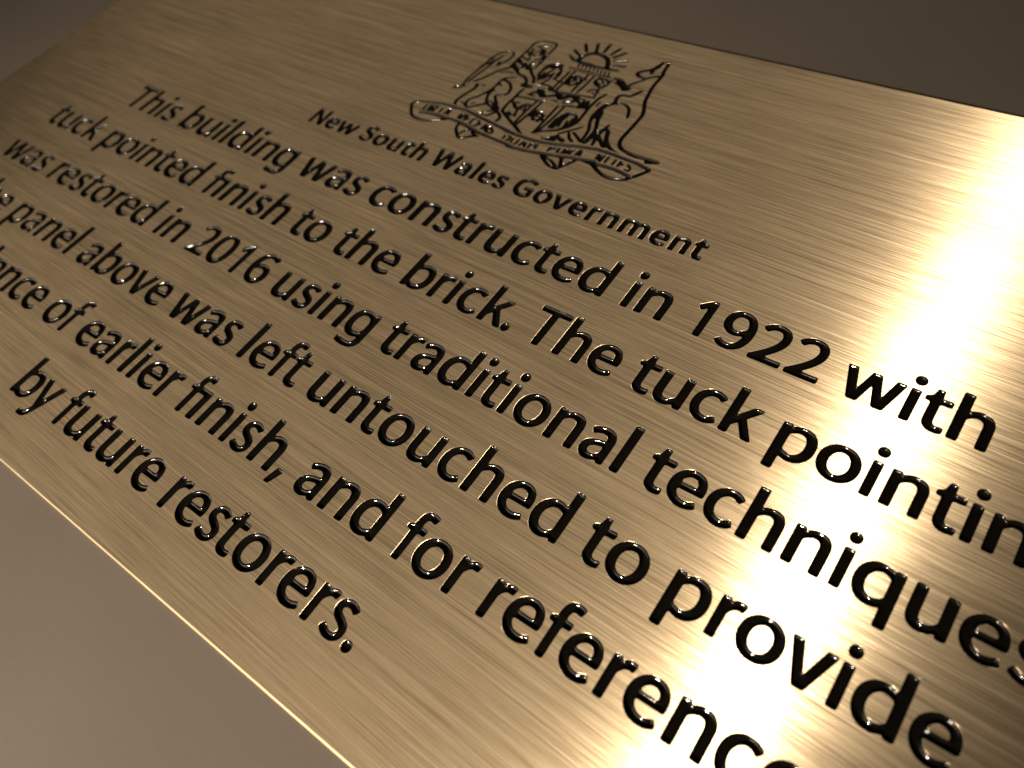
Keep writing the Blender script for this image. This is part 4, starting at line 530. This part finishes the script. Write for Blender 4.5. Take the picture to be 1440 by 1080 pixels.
        [-7024, 1406, -7140, 1469, -7156, 1484, -7140, 1497, -7099, 1513, -7060, 1498, -7043, 1511, -7043, 1532, -7072, 1565, -7101, 1671, -7102, 1691, -7088, 1674, -7067, 1671, -7055, 1687, -7085, 1746, -7080, 1767, -7066, 1780, -7051, 1694, -7041, 1675, -7007, 1657,
         -7009, 1414],
        [-6952, 1403, -6959, 1534, -6953, 1775, -6930, 1949, -6922, 1969, -6901, 1970, -6898, 1927, -6907, 1773],
        [-6484, 1411, -6487, 1432, -6461, 1695, -6451, 2002, -6442, 2018, -6140, 2078, -6129, 2061, -6116, 1842, -6147, 1906, -6180, 1933, -6224, 1936, -6288, 1923, -6326, 1942, -6346, 1934, -6392, 1859, -6410, 1819, -6427, 1755, -6448, 1718, -6452, 1631, -6445, 1499,
         -6435, 1480, -6415, 1472, -6376, 1489, -6355, 1486, -6339, 1500, -6317, 1585, -6303, 1546, -6284, 1540, -6272, 1556, -6295, 1730, -6278, 1817, -6281, 1859, -6218, 1876, -6198, 1871, -6188, 1852, -6186, 1831, -6206, 1829, -6220, 1814, -6201, 1728, -6216, 1727,
         -6226, 1769, -6246, 1772, -6255, 1753, -6254, 1731, -6264, 1689, -6251, 1672, -6246, 1650, -6242, 1585, -6261, 1545, -6273, 1527, -6309, 1502, -6463, 1417],
        [-6544, 1447, -6550, 1973, -6546, 1994, -6504, 2004, -6498, 1985, -6508, 1745, -6532, 1483],
        [-7282, 1550, -7317, 1575, -7323, 1596, -7337, 1704, -7328, 1790, -7239, 1701, -7201, 1679, -7160, 1667, -7147, 1649, -7127, 1587, -7143, 1548, -7163, 1551, -7185, 1588, -7206, 1586, -7231, 1618, -7252, 1617, -7264, 1599, -7266, 1555],
        [-6748, 1603, -6761, 1619, -6762, 1639, -6744, 1645, -6704, 1632, -6684, 1636, -6706, 1607],
        [-6706, 1669, -6726, 1676, -6738, 1692, -6739, 1713, -6694, 1688, -6687, 1671],
        [-7012, 1718, -7028, 1781, -7027, 1802, -7006, 1803, -7001, 1782],
        [-7180, 1741, -7231, 1783, -7221, 1797, -7200, 1804, -7184, 1819, -7182, 1840, -7195, 1857, -7216, 1861, -7301, 1838, -7321, 1827, -7327, 1844, -7325, 1910, -7314, 1926, -6984, 1961, -6981, 1941, -6993, 1876, -7057, 1872, -7099, 1858, -7127, 1824, -7160, 1742],
        [-6667, 2054, -6645, 2052, -6633, 2069, -6646, 2085, -6756, 2105, -6768, 2089, -6755, 2073],
        [-6922, 2161, -7013, 2255, -7000, 2265, -6869, 2260, -6829, 2249, -6811, 2261, -6796, 2252, -6794, 2230, -6807, 2215, -6902, 2160],
        [-6030, 2180, -6010, 2185, -6005, 2206, -6001, 2316, -6011, 2335, -6031, 2330, -6036, 2309, -6040, 2198],
        [-6322, 2220, -6354, 2245, -6336, 2253, -6295, 2250, -6293, 2230, -6301, 2216],
        [-6646, 2240, -6673, 2268, -6657, 2276, -6617, 2278, -6616, 2264],
        [-6802, 2315, -6807, 2356, -6799, 2466, -6792, 2486, -6727, 2491, -6711, 2476, -6690, 2474, -6640, 2516, -6602, 2559, -6606, 2362, -6591, 2347, -6571, 2350, -6560, 2368, -6546, 2675, -6531, 2686, -6510, 2686, -6501, 2704, -6537, 2726, -6545, 2746, -6546, 2833,
         -6538, 2848, -6494, 2847, -6483, 2834, -6494, 2550, -6514, 2397, -6512, 2376, -6497, 2361, -6477, 2366, -6463, 2407, -6446, 2537, -6439, 2842, -6395, 2843, -6376, 2836, -6405, 2777, -6408, 2756, -6400, 2713, -6390, 2693, -6363, 2661, -6285, 2620, -6243, 2608,
         -6232, 2594, -6245, 2577, -6310, 2569, -6328, 2556, -6349, 2518, -6362, 2476, -6360, 2455, -6342, 2444, -6322, 2451, -6298, 2512, -6282, 2525, -6238, 2524, -6220, 2513, -6213, 2493, -6220, 2475, -6262, 2488, -6282, 2484, -6284, 2464, -6209, 2424, -6205, 2403,
         -6214, 2388, -6411, 2365, -6627, 2329],
        [-6868, 2334, -6886, 2345, -6887, 2366, -6881, 2495, -6865, 2506, -6848, 2499, -6848, 2477, -6857, 2348],
        [-7108, 2390, -7119, 2403, -7086, 2483, -7079, 2526, -7096, 2678, -7106, 2697, -7126, 2702, -7143, 2689, -7148, 2647, -7184, 2623, -7195, 2635, -7152, 2758, -7160, 2778, -7156, 2795, -7122, 2821, -7088, 2795, -7058, 2738, -7082, 2708, -7048, 2605, -7058, 2541,
         -7045, 2524, -7024, 2520, -7006, 2532, -6943, 2518, -6931, 2502, -6937, 2393, -6955, 2386, -7042, 2393],
        [-6712, 2536, -6720, 2556, -6711, 2574, -6678, 2629, -6662, 2630, -6651, 2613, -6666, 2573, -6693, 2541],
        [-7300, 2545, -7312, 2632, -7309, 2676, -7292, 2739, -7282, 2759, -7265, 2768, -7245, 2762, -7203, 2771, -7253, 2619, -7260, 2662, -7279, 2670, -7292, 2654],
        [-6742, 2599, -6753, 2615, -6756, 2635, -6746, 2669, -6728, 2613],
        [-6646, 2666, -6698, 2710, -6688, 2717, -6645, 2701, -6635, 2682],
        [-6244, 2666, -6248, 2677, -6236, 2694, -6245, 2712, -6326, 2744, -6347, 2746, -6350, 2766, -6326, 2802, -6308, 2798, -6236, 2716, -6199, 2694, -6203, 2678, -6222, 2667],
        [-6190, 2723, -6265, 2803, -6264, 2818, -6244, 2811, -6232, 2794, -6190, 2780, -6180, 2762, -6180, 2740],
        [-6790, 2738, -6796, 2758, -6797, 2824, -6805, 2844, -6788, 2853, -6591, 2848, -6598, 2742, -6658, 2768, -6744, 2784],
    ],
}


def densify(flat, step):
    """Closed outline from a flat x, y list, resampled at an even step."""
    P = np.array(flat, float).reshape(-1, 2)
    d = np.hypot(*(np.roll(P, -1, 0) - P).T)
    s = np.r_[0.0, np.cumsum(d)]
    n = max(8, int(round(s[-1] / step)))
    t = np.arange(n) * s[-1] / n
    Q = np.vstack([P, P[:1]])
    return np.c_[np.interp(t, s, Q[:, 0]), np.interp(t, s, Q[:, 1])]

BODY = {k: [densify(c, 12.0) for c in v] for k, v in BODY_OUTLINES.items()}
BOLD = {k: [densify(c, 12.0) for c in v] for k, v in BOLD_OUTLINES.items()}
CREST = {k: [densify(c, 22.0) for c in v] for k, v in CREST_OUTLINES.items()}

# ------------------------------------------------------------------ materials
def new_mat(name):
    m = bpy.data.materials.new(name); m.use_nodes = True
    nt = m.node_tree
    for n in list(nt.nodes): nt.nodes.remove(n)
    return m, nt
def nd(nt, typ, **kw):
    n = nt.nodes.new(typ)
    for k, v in kw.items():
        if k.startswith('i_'):
            n.inputs[int(k[2:]) if k[2:].isdigit() else k[2:].replace('_', ' ')].default_value = v
        else: setattr(n, k, v)
    return n
def link(nt, a, b): nt.links.new(a, b)
def math_(nt, op, a, b=None):
    n = nt.nodes.new('ShaderNodeMath'); n.operation = op
    for i, v in enumerate((a, b)):
        if v is None: continue
        if isinstance(v, (int, float)): n.inputs[i].default_value = v
        else: nt.links.new(v, n.inputs[i])
    return n.outputs[0]

def brushed(nt, co, sx, sy, detail=2.0, rough=0.6, off=0.0):
    mp = nd(nt, 'ShaderNodeMapping')
    mp.inputs['Scale'].default_value = (sx / S, sy / S, 1.0)
    mp.inputs['Location'].default_value = (off, off * 1.7, off * 0.31)
    link(nt, co, mp.inputs['Vector'])
    n = nd(nt, 'ShaderNodeTexNoise'); n.noise_dimensions = '2D'
    n.inputs['Scale'].default_value = 1.0
    n.inputs['Detail'].default_value = detail
    n.inputs['Roughness'].default_value = rough
    link(nt, mp.outputs[0], n.inputs['Vector'])
    return n.outputs['Fac']

def brass_material():
    m, nt = new_mat('brushed_brass')
    out = nd(nt, 'ShaderNodeOutputMaterial')
    co = nd(nt, 'ShaderNodeTexCoord').outputs['Object']
    turn = nd(nt, 'ShaderNodeVectorRotate'); turn.rotation_type = 'Z_AXIS'; turn.inputs['Angle'].default_value = 0.03
    link(nt, co, turn.inputs['Vector']); co = turn.outputs[0]   # the brushing runs a hair off the text lines
    long_ = brushed(nt, co, 0.30, 75.0, 2.0, 0.7)            # long brush lines
    fine = brushed(nt, co, 1.0, 180.0, 2.0, 0.65, 7.3)          # short hairlines
    broad = brushed(nt, co, 0.2, 13.0, 3.0, 0.65, 3.1)         # wide bands of brushing
    blot = brushed(nt, co, 0.5, 0.8, 3.0, 0.55, 11.0)         # handling marks
    # brush-line height tilts the surface: mostly across the lines, a little along them
    tx = math_(nt, 'ADD', math_(nt, 'MULTIPLY', math_(nt, 'SUBTRACT', brushed(nt, co, 1.5, 160.0, 2.0, 0.65, 21.0), 0.5), 0.10),
               math_(nt, 'MULTIPLY', math_(nt, 'SUBTRACT', brushed(nt, co, 0.7, 70.0, 3.0, 0.65, 31.0), 0.5), 0.10 * 0.8))
    ty = math_(nt, 'ADD', math_(nt, 'MULTIPLY', math_(nt, 'SUBTRACT', fine, 0.5), 0.3),
               math_(nt, 'MULTIPLY', math_(nt, 'SUBTRACT', long_, 0.5), 0.3))
    comb = nd(nt, 'ShaderNodeCombineXYZ'); link(nt, tx, comb.inputs[0]); link(nt, ty, comb.inputs[1])
    geo = nd(nt, 'ShaderNodeNewGeometry')
    add = nd(nt, 'ShaderNodeVectorMath', operation='ADD')
    link(nt, geo.outputs['Normal'], add.inputs[0]); link(nt, comb.outputs[0], add.inputs[1])
    nrm = nd(nt, 'ShaderNodeVectorMath', operation='NORMALIZE'); link(nt, add.outputs[0], nrm.inputs[0])
    # lacquered metal colour with darker scratch lines
    mixv = math_(nt, 'ADD', math_(nt, 'ADD', math_(nt, 'MULTIPLY', long_, 0.55), math_(nt, 'MULTIPLY', fine, 0.70)),
                 math_(nt, 'ADD', math_(nt, 'MULTIPLY', broad, 0.22), math_(nt, 'MULTIPLY', blot, 0.10)))
    ramp = nd(nt, 'ShaderNodeValToRGB')
    link(nt, mixv, ramp.inputs[0])
    ramp.color_ramp.elements[0].position = 0.59; ramp.color_ramp.elements[0].color = (0.295, 0.232, 0.142, 1)
    ramp.color_ramp.elements[1].position = 1.0; ramp.color_ramp.elements[1].color = (0.90, 0.738, 0.488, 1)
    tan = nd(nt, 'ShaderNodeCombineXYZ'); tan.inputs[0].default_value = 0.03; tan.inputs[1].default_value = 1.0
    lobes = []
    for aniso, base in ((-0.78, 0.345), (-0.6, 0.46), (-0.2, 0.62)):
        g = nd(nt, 'ShaderNodeBsdfAnisotropic')
        g.inputs['Anisotropy'].default_value = aniso
        rg = math_(nt, 'ADD', math_(nt, 'MULTIPLY', long_, 0.06), base - 0.5 * 0.06)
        link(nt, rg, g.inputs['Roughness'])
        link(nt, ramp.outputs[0], g.inputs['Color'])
        link(nt, nrm.outputs[0], g.inputs['Normal'])
        link(nt, tan.outputs[0], g.inputs['Tangent'])
        lobes.append(g)
    mix0 = nd(nt, 'ShaderNodeMixShader'); mix0.inputs[0].default_value = 0.14
    link(nt, lobes[0].outputs[0], mix0.inputs[1]); link(nt, lobes[1].outputs[0], mix0.inputs[2])
    mix = nd(nt, 'ShaderNodeMixShader'); mix.inputs[0].default_value = 0.11
    link(nt, mix0.outputs[0], mix.inputs[1]); link(nt, lobes[2].outputs[0], mix.inputs[2])
    link(nt, mix.outputs[0], out.inputs[0])
    return m

def edge_material():
    m, nt = new_mat('milled_brass_edge')
    out = nd(nt, 'ShaderNodeOutputMaterial')
    co = nd(nt, 'ShaderNodeTexCoord').outputs['Object']
    n = brushed(nt, co, 3.0, 3.0, 3.0, 0.6)
    ramp = nd(nt, 'ShaderNodeValToRGB'); link(nt, n, ramp.inputs[0])
    ramp.color_ramp.elements[0].color = (0.34, 0.275, 0.17, 1)
    ramp.color_ramp.elements[1].color = (0.50, 0.415, 0.27, 1)
    p = nd(nt, 'ShaderNodeBsdfPrincipled')
    p.inputs['Metallic'].default_value = 1.0; p.inputs['Roughness'].default_value = 0.5
    link(nt, ramp.outputs[0], p.inputs['Base Color']); link(nt, p.outputs[0], out.inputs[0])
    return m

def paint_material():
    m, nt = new_mat('black_enamel_fill')
    out = nd(nt, 'ShaderNodeOutputMaterial')
    co = nd(nt, 'ShaderNodeNewGeometry').outputs['Position']
    n = nd(nt, 'ShaderNodeTexNoise'); n.inputs['Scale'].default_value = 22.0 / S; n.inputs['Detail'].default_value = 2.0
    link(nt, co, n.inputs['Vector'])
    n2 = nd(nt, 'ShaderNodeTexNoise'); n2.inputs['Scale'].default_value = 3.0 / S; link(nt, co, n2.inputs['Vector'])
    bp = nd(nt, 'ShaderNodeBump'); bp.inputs['Strength'].default_value = 0.22; bp.inputs['Distance'].default_value = 0.006 * S
    link(nt, n.outputs['Fac'], bp.inputs['Height'])
    ramp = nd(nt, 'ShaderNodeValToRGB'); link(nt, n2.outputs['Fac'], ramp.inputs[0])
    ramp.color_ramp.elements[0].color = (0.0012, 0.0010, 0.0008, 1)
    ramp.color_ramp.elements[1].color = (0.0030, 0.0026, 0.0020, 1)
    p = nd(nt, 'ShaderNodeBsdfPrincipled')
    link(nt, ramp.outputs[0], p.inputs['Base Color'])
    p.inputs['Roughness'].default_value = 0.09
    p.inputs['IOR'].default_value = 1.42
    link(nt, bp.outputs[0], p.inputs['Normal'])
    link(nt, p.outputs[0], out.inputs[0])
    return m

def table_material():
    m, nt = new_mat('grey_brown_laminate')
    out = nd(nt, 'ShaderNodeOutputMaterial')
    co = nd(nt, 'ShaderNodeTexCoord').outputs['Object']
    n = nd(nt, 'ShaderNodeTexNoise'); n.inputs['Scale'].default_value = 14.0; n.inputs['Detail'].default_value = 5.0
    link(nt, co, n.inputs['Vector'])
    n2 = nd(nt, 'ShaderNodeTexNoise'); n2.inputs['Scale'].default_value = 900.0; n2.inputs['Detail'].default_value = 2.0
    link(nt, co, n2.inputs['Vector'])
    v = math_(nt, 'ADD', math_(nt, 'MULTIPLY', n.outputs['Fac'], 0.7), math_(nt, 'MULTIPLY', n2.outputs['Fac'], 0.3))
    ramp = nd(nt, 'ShaderNodeValToRGB'); link(nt, v, ramp.inputs[0])
    ramp.color_ramp.elements[0].position = 0.3; ramp.color_ramp.elements[0].color = tuple(c * 0.92 for c in (0.053, 0.0452, 0.0368)[:3]) + (1,)
    ramp.color_ramp.elements[1].position = 0.7; ramp.color_ramp.elements[1].color = tuple(c * 1.08 for c in (0.053, 0.0452, 0.0368)[:3]) + (1,)
    p = nd(nt, 'ShaderNodeBsdfPrincipled')
    p.inputs['Roughness'].default_value = 0.75
    p.inputs['Specular IOR Level'].default_value = 0.08
    link(nt, ramp.outputs[0], p.inputs['Base Color']); link(nt, p.outputs[0], out.inputs[0])
    return m

MAT_BRASS, MAT_EDGE, MAT_PAINT, MAT_TABLE = brass_material(), edge_material(), paint_material(), table_material()

# ------------------------------------------------------------------ geometry helpers
def make_obj(name, verts, faces, mats, parent=None, smooth=False, mat_idx=None):
    me = bpy.data.meshes.new(name)
    me.from_pydata(verts, [], faces)
    for mt in mats: me.materials.append(mt)
    if smooth: me.polygons.foreach_set('use_smooth', [True] * len(me.polygons))
    if mat_idx is not None: me.polygons.foreach_set('material_index', mat_idx)
    me.update()
    o = bpy.data.objects.new(name, me)
    COL.objects.link(o)
    if parent: o.parent = parent
    return o

def fill_even_odd(pts, loops):
    """Triangulate the even-odd inside of closed index loops (plus loose points)."""
    edges = []
    for lp in loops:
        edges += [(lp[i], lp[(i + 1) % len(lp)]) for i in range(len(lp))]
    v, e, f, ov, oe, of = delaunay_2d_cdt([Vector((float(a), float(b))) for a, b in pts], edges, [], 0, 1e-7)
    con = {}
    for k, ed in enumerate(e):
        if oe[k]: con[(min(ed), max(ed))] = True
    adj = {}
    for i, t in enumerate(f):
        for a, b in ((t[0], t[1]), (t[1], t[2]), (t[2], t[0])):
            adj.setdefault((min(a, b), max(a, b)), []).append(i)
    inside = [None] * len(f)
    stack = []
    for ed, fs in adj.items():
        if len(fs) == 1:
            st = ed in con
            if inside[fs[0]] is None:
                inside[fs[0]] = st; stack.append(fs[0])
    while stack:
        i = stack.pop(); t = f[i]
        for a, b in ((t[0], t[1]), (t[1], t[2]), (t[2], t[0])):
            ed = (min(a, b), max(a, b))
            for j in adj[ed]:
                if inside[j] is None:
                    inside[j] = inside[i] ^ (ed in con); stack.append(j)
    return v, [tuple(t) for t, s in zip(f, inside) if s]

def loop_normals(c, area_sign):
    t = np.roll(c, -1, 0) - np.roll(c, 1, 0)
    t /= np.maximum(np.hypot(t[:, 0], t[:, 1]), 1e-9)[:, None]
    return np.c_[t[:, 1], -t[:, 0]]                        # right of travel

def inside_test(P, cs):
    r = np.zeros(len(P), bool)
    for c in cs:
        a = c; b = np.roll(c, -1, 0)
        for (x0, y0), (x1, y1) in zip(a, b):
            if y0 == y1: continue
            m = (P[:, 1] > min(y0, y1)) & (P[:, 1] <= max(y0, y1))
            if not m.any(): continue
            xi = x0 + (P[:, 1] - y0) * (x1 - x0) / (y1 - y0)
            r ^= m & (P[:, 0] < xi)
    return r

def outline_dist(P, cs):
    D = np.full(len(P), 1e9)
    A = np.vstack(cs); B = np.vstack([np.roll(c, -1, 0) for c in cs])
    d = B - A; L2 = (d * d).sum(1) + 1e-9
    for s in range(0, len(P), 1500):
        Q = P[s:s + 1500]
        w = Q[:, None, :] - A[None]
        t = np.clip((w * d[None]).sum(2) / L2[None], 0, 1)
        e = w - t[..., None] * d[None]
        D[s:s + 1500] = np.sqrt((e * e).sum(2).min(1))
    return D

def outward(cs):
    """Contours plus their outward normals (away from the filled shape)."""
    out = []
    for c in cs:
        n = loop_normals(c, 1)
        probe = inside_test(c + n * 0.5, cs)
        if probe.mean() > 0.5: n = -n
        out.append((c, n))
    return out

def enamel(cs, radius, depth, step):
    """Concave meniscus of paint filling the outline cs; returns vertices (x, y, z) and faces."""
    on = outward(cs)
    base = np.vstack(cs)
    loops, k = [], 0
    for c in cs:
        loops.append(list(range(k, k + len(c)))); k += len(c)
    cell = step * 0.62
    used = {}
    def try_add(P, keep):
        for p in P:
            key = (int(p[0] // cell), int(p[1] // cell))
            ok = True
            for i in (-1, 0, 1):
                for j in (-1, 0, 1):
                    for q in used.get((key[0] + i, key[1] + j), ()):
                        if (p[0] - q[0]) ** 2 + (p[1] - q[1]) ** 2 < cell * cell: ok = False; break
                    if not ok: break
                if not ok: break
            if ok:
                used.setdefault(key, []).append(p); keep.append(p)
    extra = []
    for fr in (0.09, 0.26, 0.50, 0.78):
        dd = radius * fr
        P = np.vstack([c - n * dd for c, n in on])
        m = inside_test(P, cs)
        P = P[m]
        D = outline_dist(P, cs)
        P = P[D > dd * 0.93]
        if fr > 0.4: 
            kp = []; try_add(P, kp); P = np.array(kp).reshape(-1, 2)
        else:
            if fr > 0.2:
                for p in P: used.setdefault((int(p[0] // cell), int(p[1] // cell)), []).append(p)
        if len(P): extra.append(P)
    lo, hi = base.min(0), base.max(0)
    gx, gy = np.meshgrid(np.arange(lo[0], hi[0], step), np.arange(lo[1], hi[1], step * 0.866))
    gx = gx + (np.arange(gx.shape[0]) % 2)[:, None] * step * 0.5
    P = np.c_[gx.ravel(), gy.ravel()]
    P = P[inside_test(P, cs)]
    if len(P):
        P = P[outline_dist(P, cs) > radius * 0.55]
        kp = []; try_add(P, kp)
        if kp: extra.append(np.array(kp).reshape(-1, 2))
    pts = np.vstack([base] + extra)
    v, f = fill_even_odd(pts, loops)
    V = np.array([(a.x, a.y) for a in v])
    D = outline_dist(V, cs)
    u = np.clip(1 - D / radius, 0, 1)
    z = -depth * np.sqrt(np.maximum(1 - u * u, 0))
    V3 = np.c_[V, z]
    F = []
    for t in f:
        a, b, c = V[t[0]], V[t[1]], V[t[2]]
        if (b[0] - a[0]) * (c[1] - a[1]) - (b[1] - a[1]) * (c[0] - a[0]) < 0: t = (t[0], t[2], t[1])
        F.append(t)
    return V3, F

# ------------------------------------------------------------------ lettering layout
ADV = dict(zip('abcdefghiklmnopqrstuvwyx', [482, 569, 448, 564, 501, 292, 559, 555, 234, 469, 236, 834, 555, 549, 569, 563, 327, 396, 331, 551, 481, 736, 471, 463]))
ADV.update({' ': 212, 'T': 497, '.': 207, ',': 207, 'F': 517})
ADV.update({c: 513 for c in '0123456789'})
BADV = {'N': 690, 'e': 528, 'w': 776, 'S': 540, 'o': 577, 'u': 576, 't': 367, 'h': 586, 'W': 906, 'a': 528, 'l': 274, 's': 434, 'G': 697, 'v': 532, 'r': 380, 'n': 586, 'm': 876, ' ': 202}
# F stands for the joined f-i letter pair
LINES = [(-1, -14.196, 'This building was constructed in 1922 with'),
         (-2, -15.356, 'tuck pointed Fnish to the brick. The tuck pointing'),
         (-3, -15.385, 'was restored in 2016 using traditional techniques.'),
         (-4, -15.076, 'The panel above was left untouched to provide'),
         (-5, -14.289, 'evidence of earlier Fnish, and for reference'),
         (-6, -10.181, 'by future restorers.')]
EM = 0.8285 / 1000
BEM = 0.5304 / 1000
LIP = 0.0018        # width of the brass lip round each cut, in units
DROP = 0.0007        # how far the paint edge sits below the face

GLYPH = {}
def glyph(font, ch):
    if (font, ch) not in GLYPH:
        cs = (BODY if font == 'body' else BOLD)[ch]
        r, dp = (58, 48.0) if font == 'body' else (74, 48.0 * 1.35)
        GLYPH[(font, ch)] = (cs, enamel(cs, r, dp, 11.0), [n for _, n in outward(cs)])
    return GLYPH[(font, ch)]

words = []          # (text, [(contours, normals, enamel verts, faces)])
def layout(font, text, x, y, em, adv):
    cur, txt = [], ''
    for ch in text + ' ':
        if ch == ' ':
            if cur: words.append((font, txt, cur))
            cur, txt = [], ''
        else:
            cs, (V, F), N = glyph(font, ch)
            o = np.array([x, y])
            W3 = V * em; W3[:, :2] += o; W3[:, 2] -= DROP
            cur.append(([c * em + o for c in cs], N, W3, F))
            txt += 'fi' if ch == 'F' else ch
        x += adv[ch] * em
layout('bold', 'New South Wales Government', -10.349, 0.065, BEM, BADV)
for y, x, t in LINES: layout('body', t, x, y, EM, ADV)

crest = {}
for g, cs in CREST.items():
    cs = [c / 1000.0 for c in cs]
    k = 1000.0
    V, F = enamel([c * k for c in cs], 29.0 if g != 'motto_lettering' else 23.0, 34.0, 17.0)
    V = V / k; V[:, 2] -= DROP
    crest[g] = (cs, [n for _, n in outward([c * k for c in cs])], V, F)

# ------------------------------------------------------------------ the setting
T = 6.0
tv = [(-T, -T, 0), (T, -T, 0), (T, T, 0), (-T, T, 0), (-T, -T, -0.03), (T, -T, -0.03), (T, T, -0.03), (-T, T, -0.03)]
table = make_obj('tabletop', tv, [(0, 1, 2, 3), (7, 6, 5, 4), (0, 4, 5, 1), (1, 5, 6, 2), (2, 6, 7, 3), (3, 7, 4, 0)], [MAT_TABLE])
table['kind'] = 'structure'

# ------------------------------------------------------------------ the plaque
HX, HY = 10.76, 5.42          # half size in units
CH = 0.021                    # chamfer along the bottom edge
CS = 0.005                    # other three edges are barely broken
plaque = bpy.data.objects.new('brass_plaque', None)
plaque.empty_display_size = 0.05
COL.objects.link(plaque)
plaque['label'] = 'brushed brass plaque engraved with black lettering and a coat of arms'
plaque['category'] = 'plaque'

def build_plate():
    pts, loops, rims = [], [], []
    xr = [(-HX + CS, -HY + CH), (HX - CS, -HY + CH), (HX - CS, HY - CS), (-HX + CS, HY - CS)]
    pts += [(a + CX, b + CY) for a, b in xr]
    loops.append([0, 1, 2, 3])
    shapes = [(cs, N) for _, _, ls in words for cs, N, _, _ in ls] + [(cs, N) for cs, N, _, _ in crest.values()]
    for cs, N in shapes:
        for c, n in zip(cs, N):
            k = len(pts)
            w = LIP
            q = c + n * w
            pts += [tuple(p) for p in q]
            loops.append(list(range(k, k + len(q))))
            rims.append((k, len(q), c))
    v, f = fill_even_odd(pts, loops)
    V = [tuple(wx(a.x, a.y, 0.0)) for a in v]
    F, M = [], []
    for t in f:
        a, b, c = v[t[0]], v[t[1]], v[t[2]]
        if (b.x - a.x) * (c.y - a.y) - (b.y - a.y) * (c.x - a.x) < 0: t = (t[0], t[2], t[1])
        F.append(t); M.append(0)
    # the small bevelled lip down to the paint
    for k, n, c in rims:
        s = len(V)
        e = len(V) + n
        V += [tuple(wx(p[0], p[1], -DROP)) for p in c]
        top = len(V)
        V += [tuple(wx(pts[k + i][0], pts[k + i][1], 0.0)) for i in range(n)]
        ar = np.sum(c[:, 0] * np.roll(c[:, 1], -1) - np.roll(c[:, 0], -1) * c[:, 1])
        for i in range(n):
            j = (i + 1) % n
            q = (top + i, top + j, s + j, s + i)
            a, b, d = (Vector(V[q[0]]), Vector(V[q[1]]), Vector(V[q[3]]))
            if (b - a).cross(d - a).z < 0: q = q[::-1]
            F.append(q); M.append(0)
    return V, F, M

V, F, M = build_plate()
plate = make_obj('engraved_plate', V, F, [MAT_BRASS, MAT_PAINT], plaque, False, M)

# chamfered rim and underside of the plate
def rim():
    x0, x1, y0, y1 = CX - HX, CX + HX, CY - HY, CY + HY
    top = [(x0 + CS, y0 + CH), (x1 - CS, y0 + CH), (x1 - CS, y1 - CS), (x0 + CS, y1 - CS)]
    drop = (CH, CH, CS, CS)
    out = [(x0, y0), (x1, y0), (x1, y1), (x0, y1)]
    V = [tuple(wx(a, b, 0.0)) for a, b in top] + [tuple(wx(a, b, -d)) for (a, b), d in zip(out, drop)] + [(wx(a, b).x, wx(a, b).y, 0.00003) for a, b in out]
    F = []
    for i in range(4):
        j = (i + 1) % 4
        F.append((i, 4 + i, 4 + j, j)); F.append((4 + i, 8 + i, 8 + j, 4 + j))
    F.append((11, 10, 9, 8))
    return V, F
V, F = rim()
make_obj('bevelled_edge', V, F, [MAT_EDGE], plaque)

for font, txt, ls in words:
    V, F = [], []
    for cs, N, W3, fs in ls:
        k = len(V)
        V += [tuple(wx(*p)) for p in W3]
        F += [tuple(i + k for i in t) for t in fs]
    o = make_obj('engraved_word', V, F, [MAT_PAINT], plaque, True)
    o['label'] = ('small bold' if font == 'bold' else 'large') + ' black engraved word reading ' + txt.strip('.,')

arms = None
for g in ('shield', 'lion', 'kangaroo', 'rising_sun', 'motto_scroll', 'motto_lettering'):
    cs, N, V, F = crest[g]
    nm = 'coat_of_arms' if g == 'shield' else g
    o = make_obj(nm, [tuple(wx(*p)) for p in V], F, [MAT_PAINT], plaque if arms is None else arms, True)
    if arms is None: arms = o
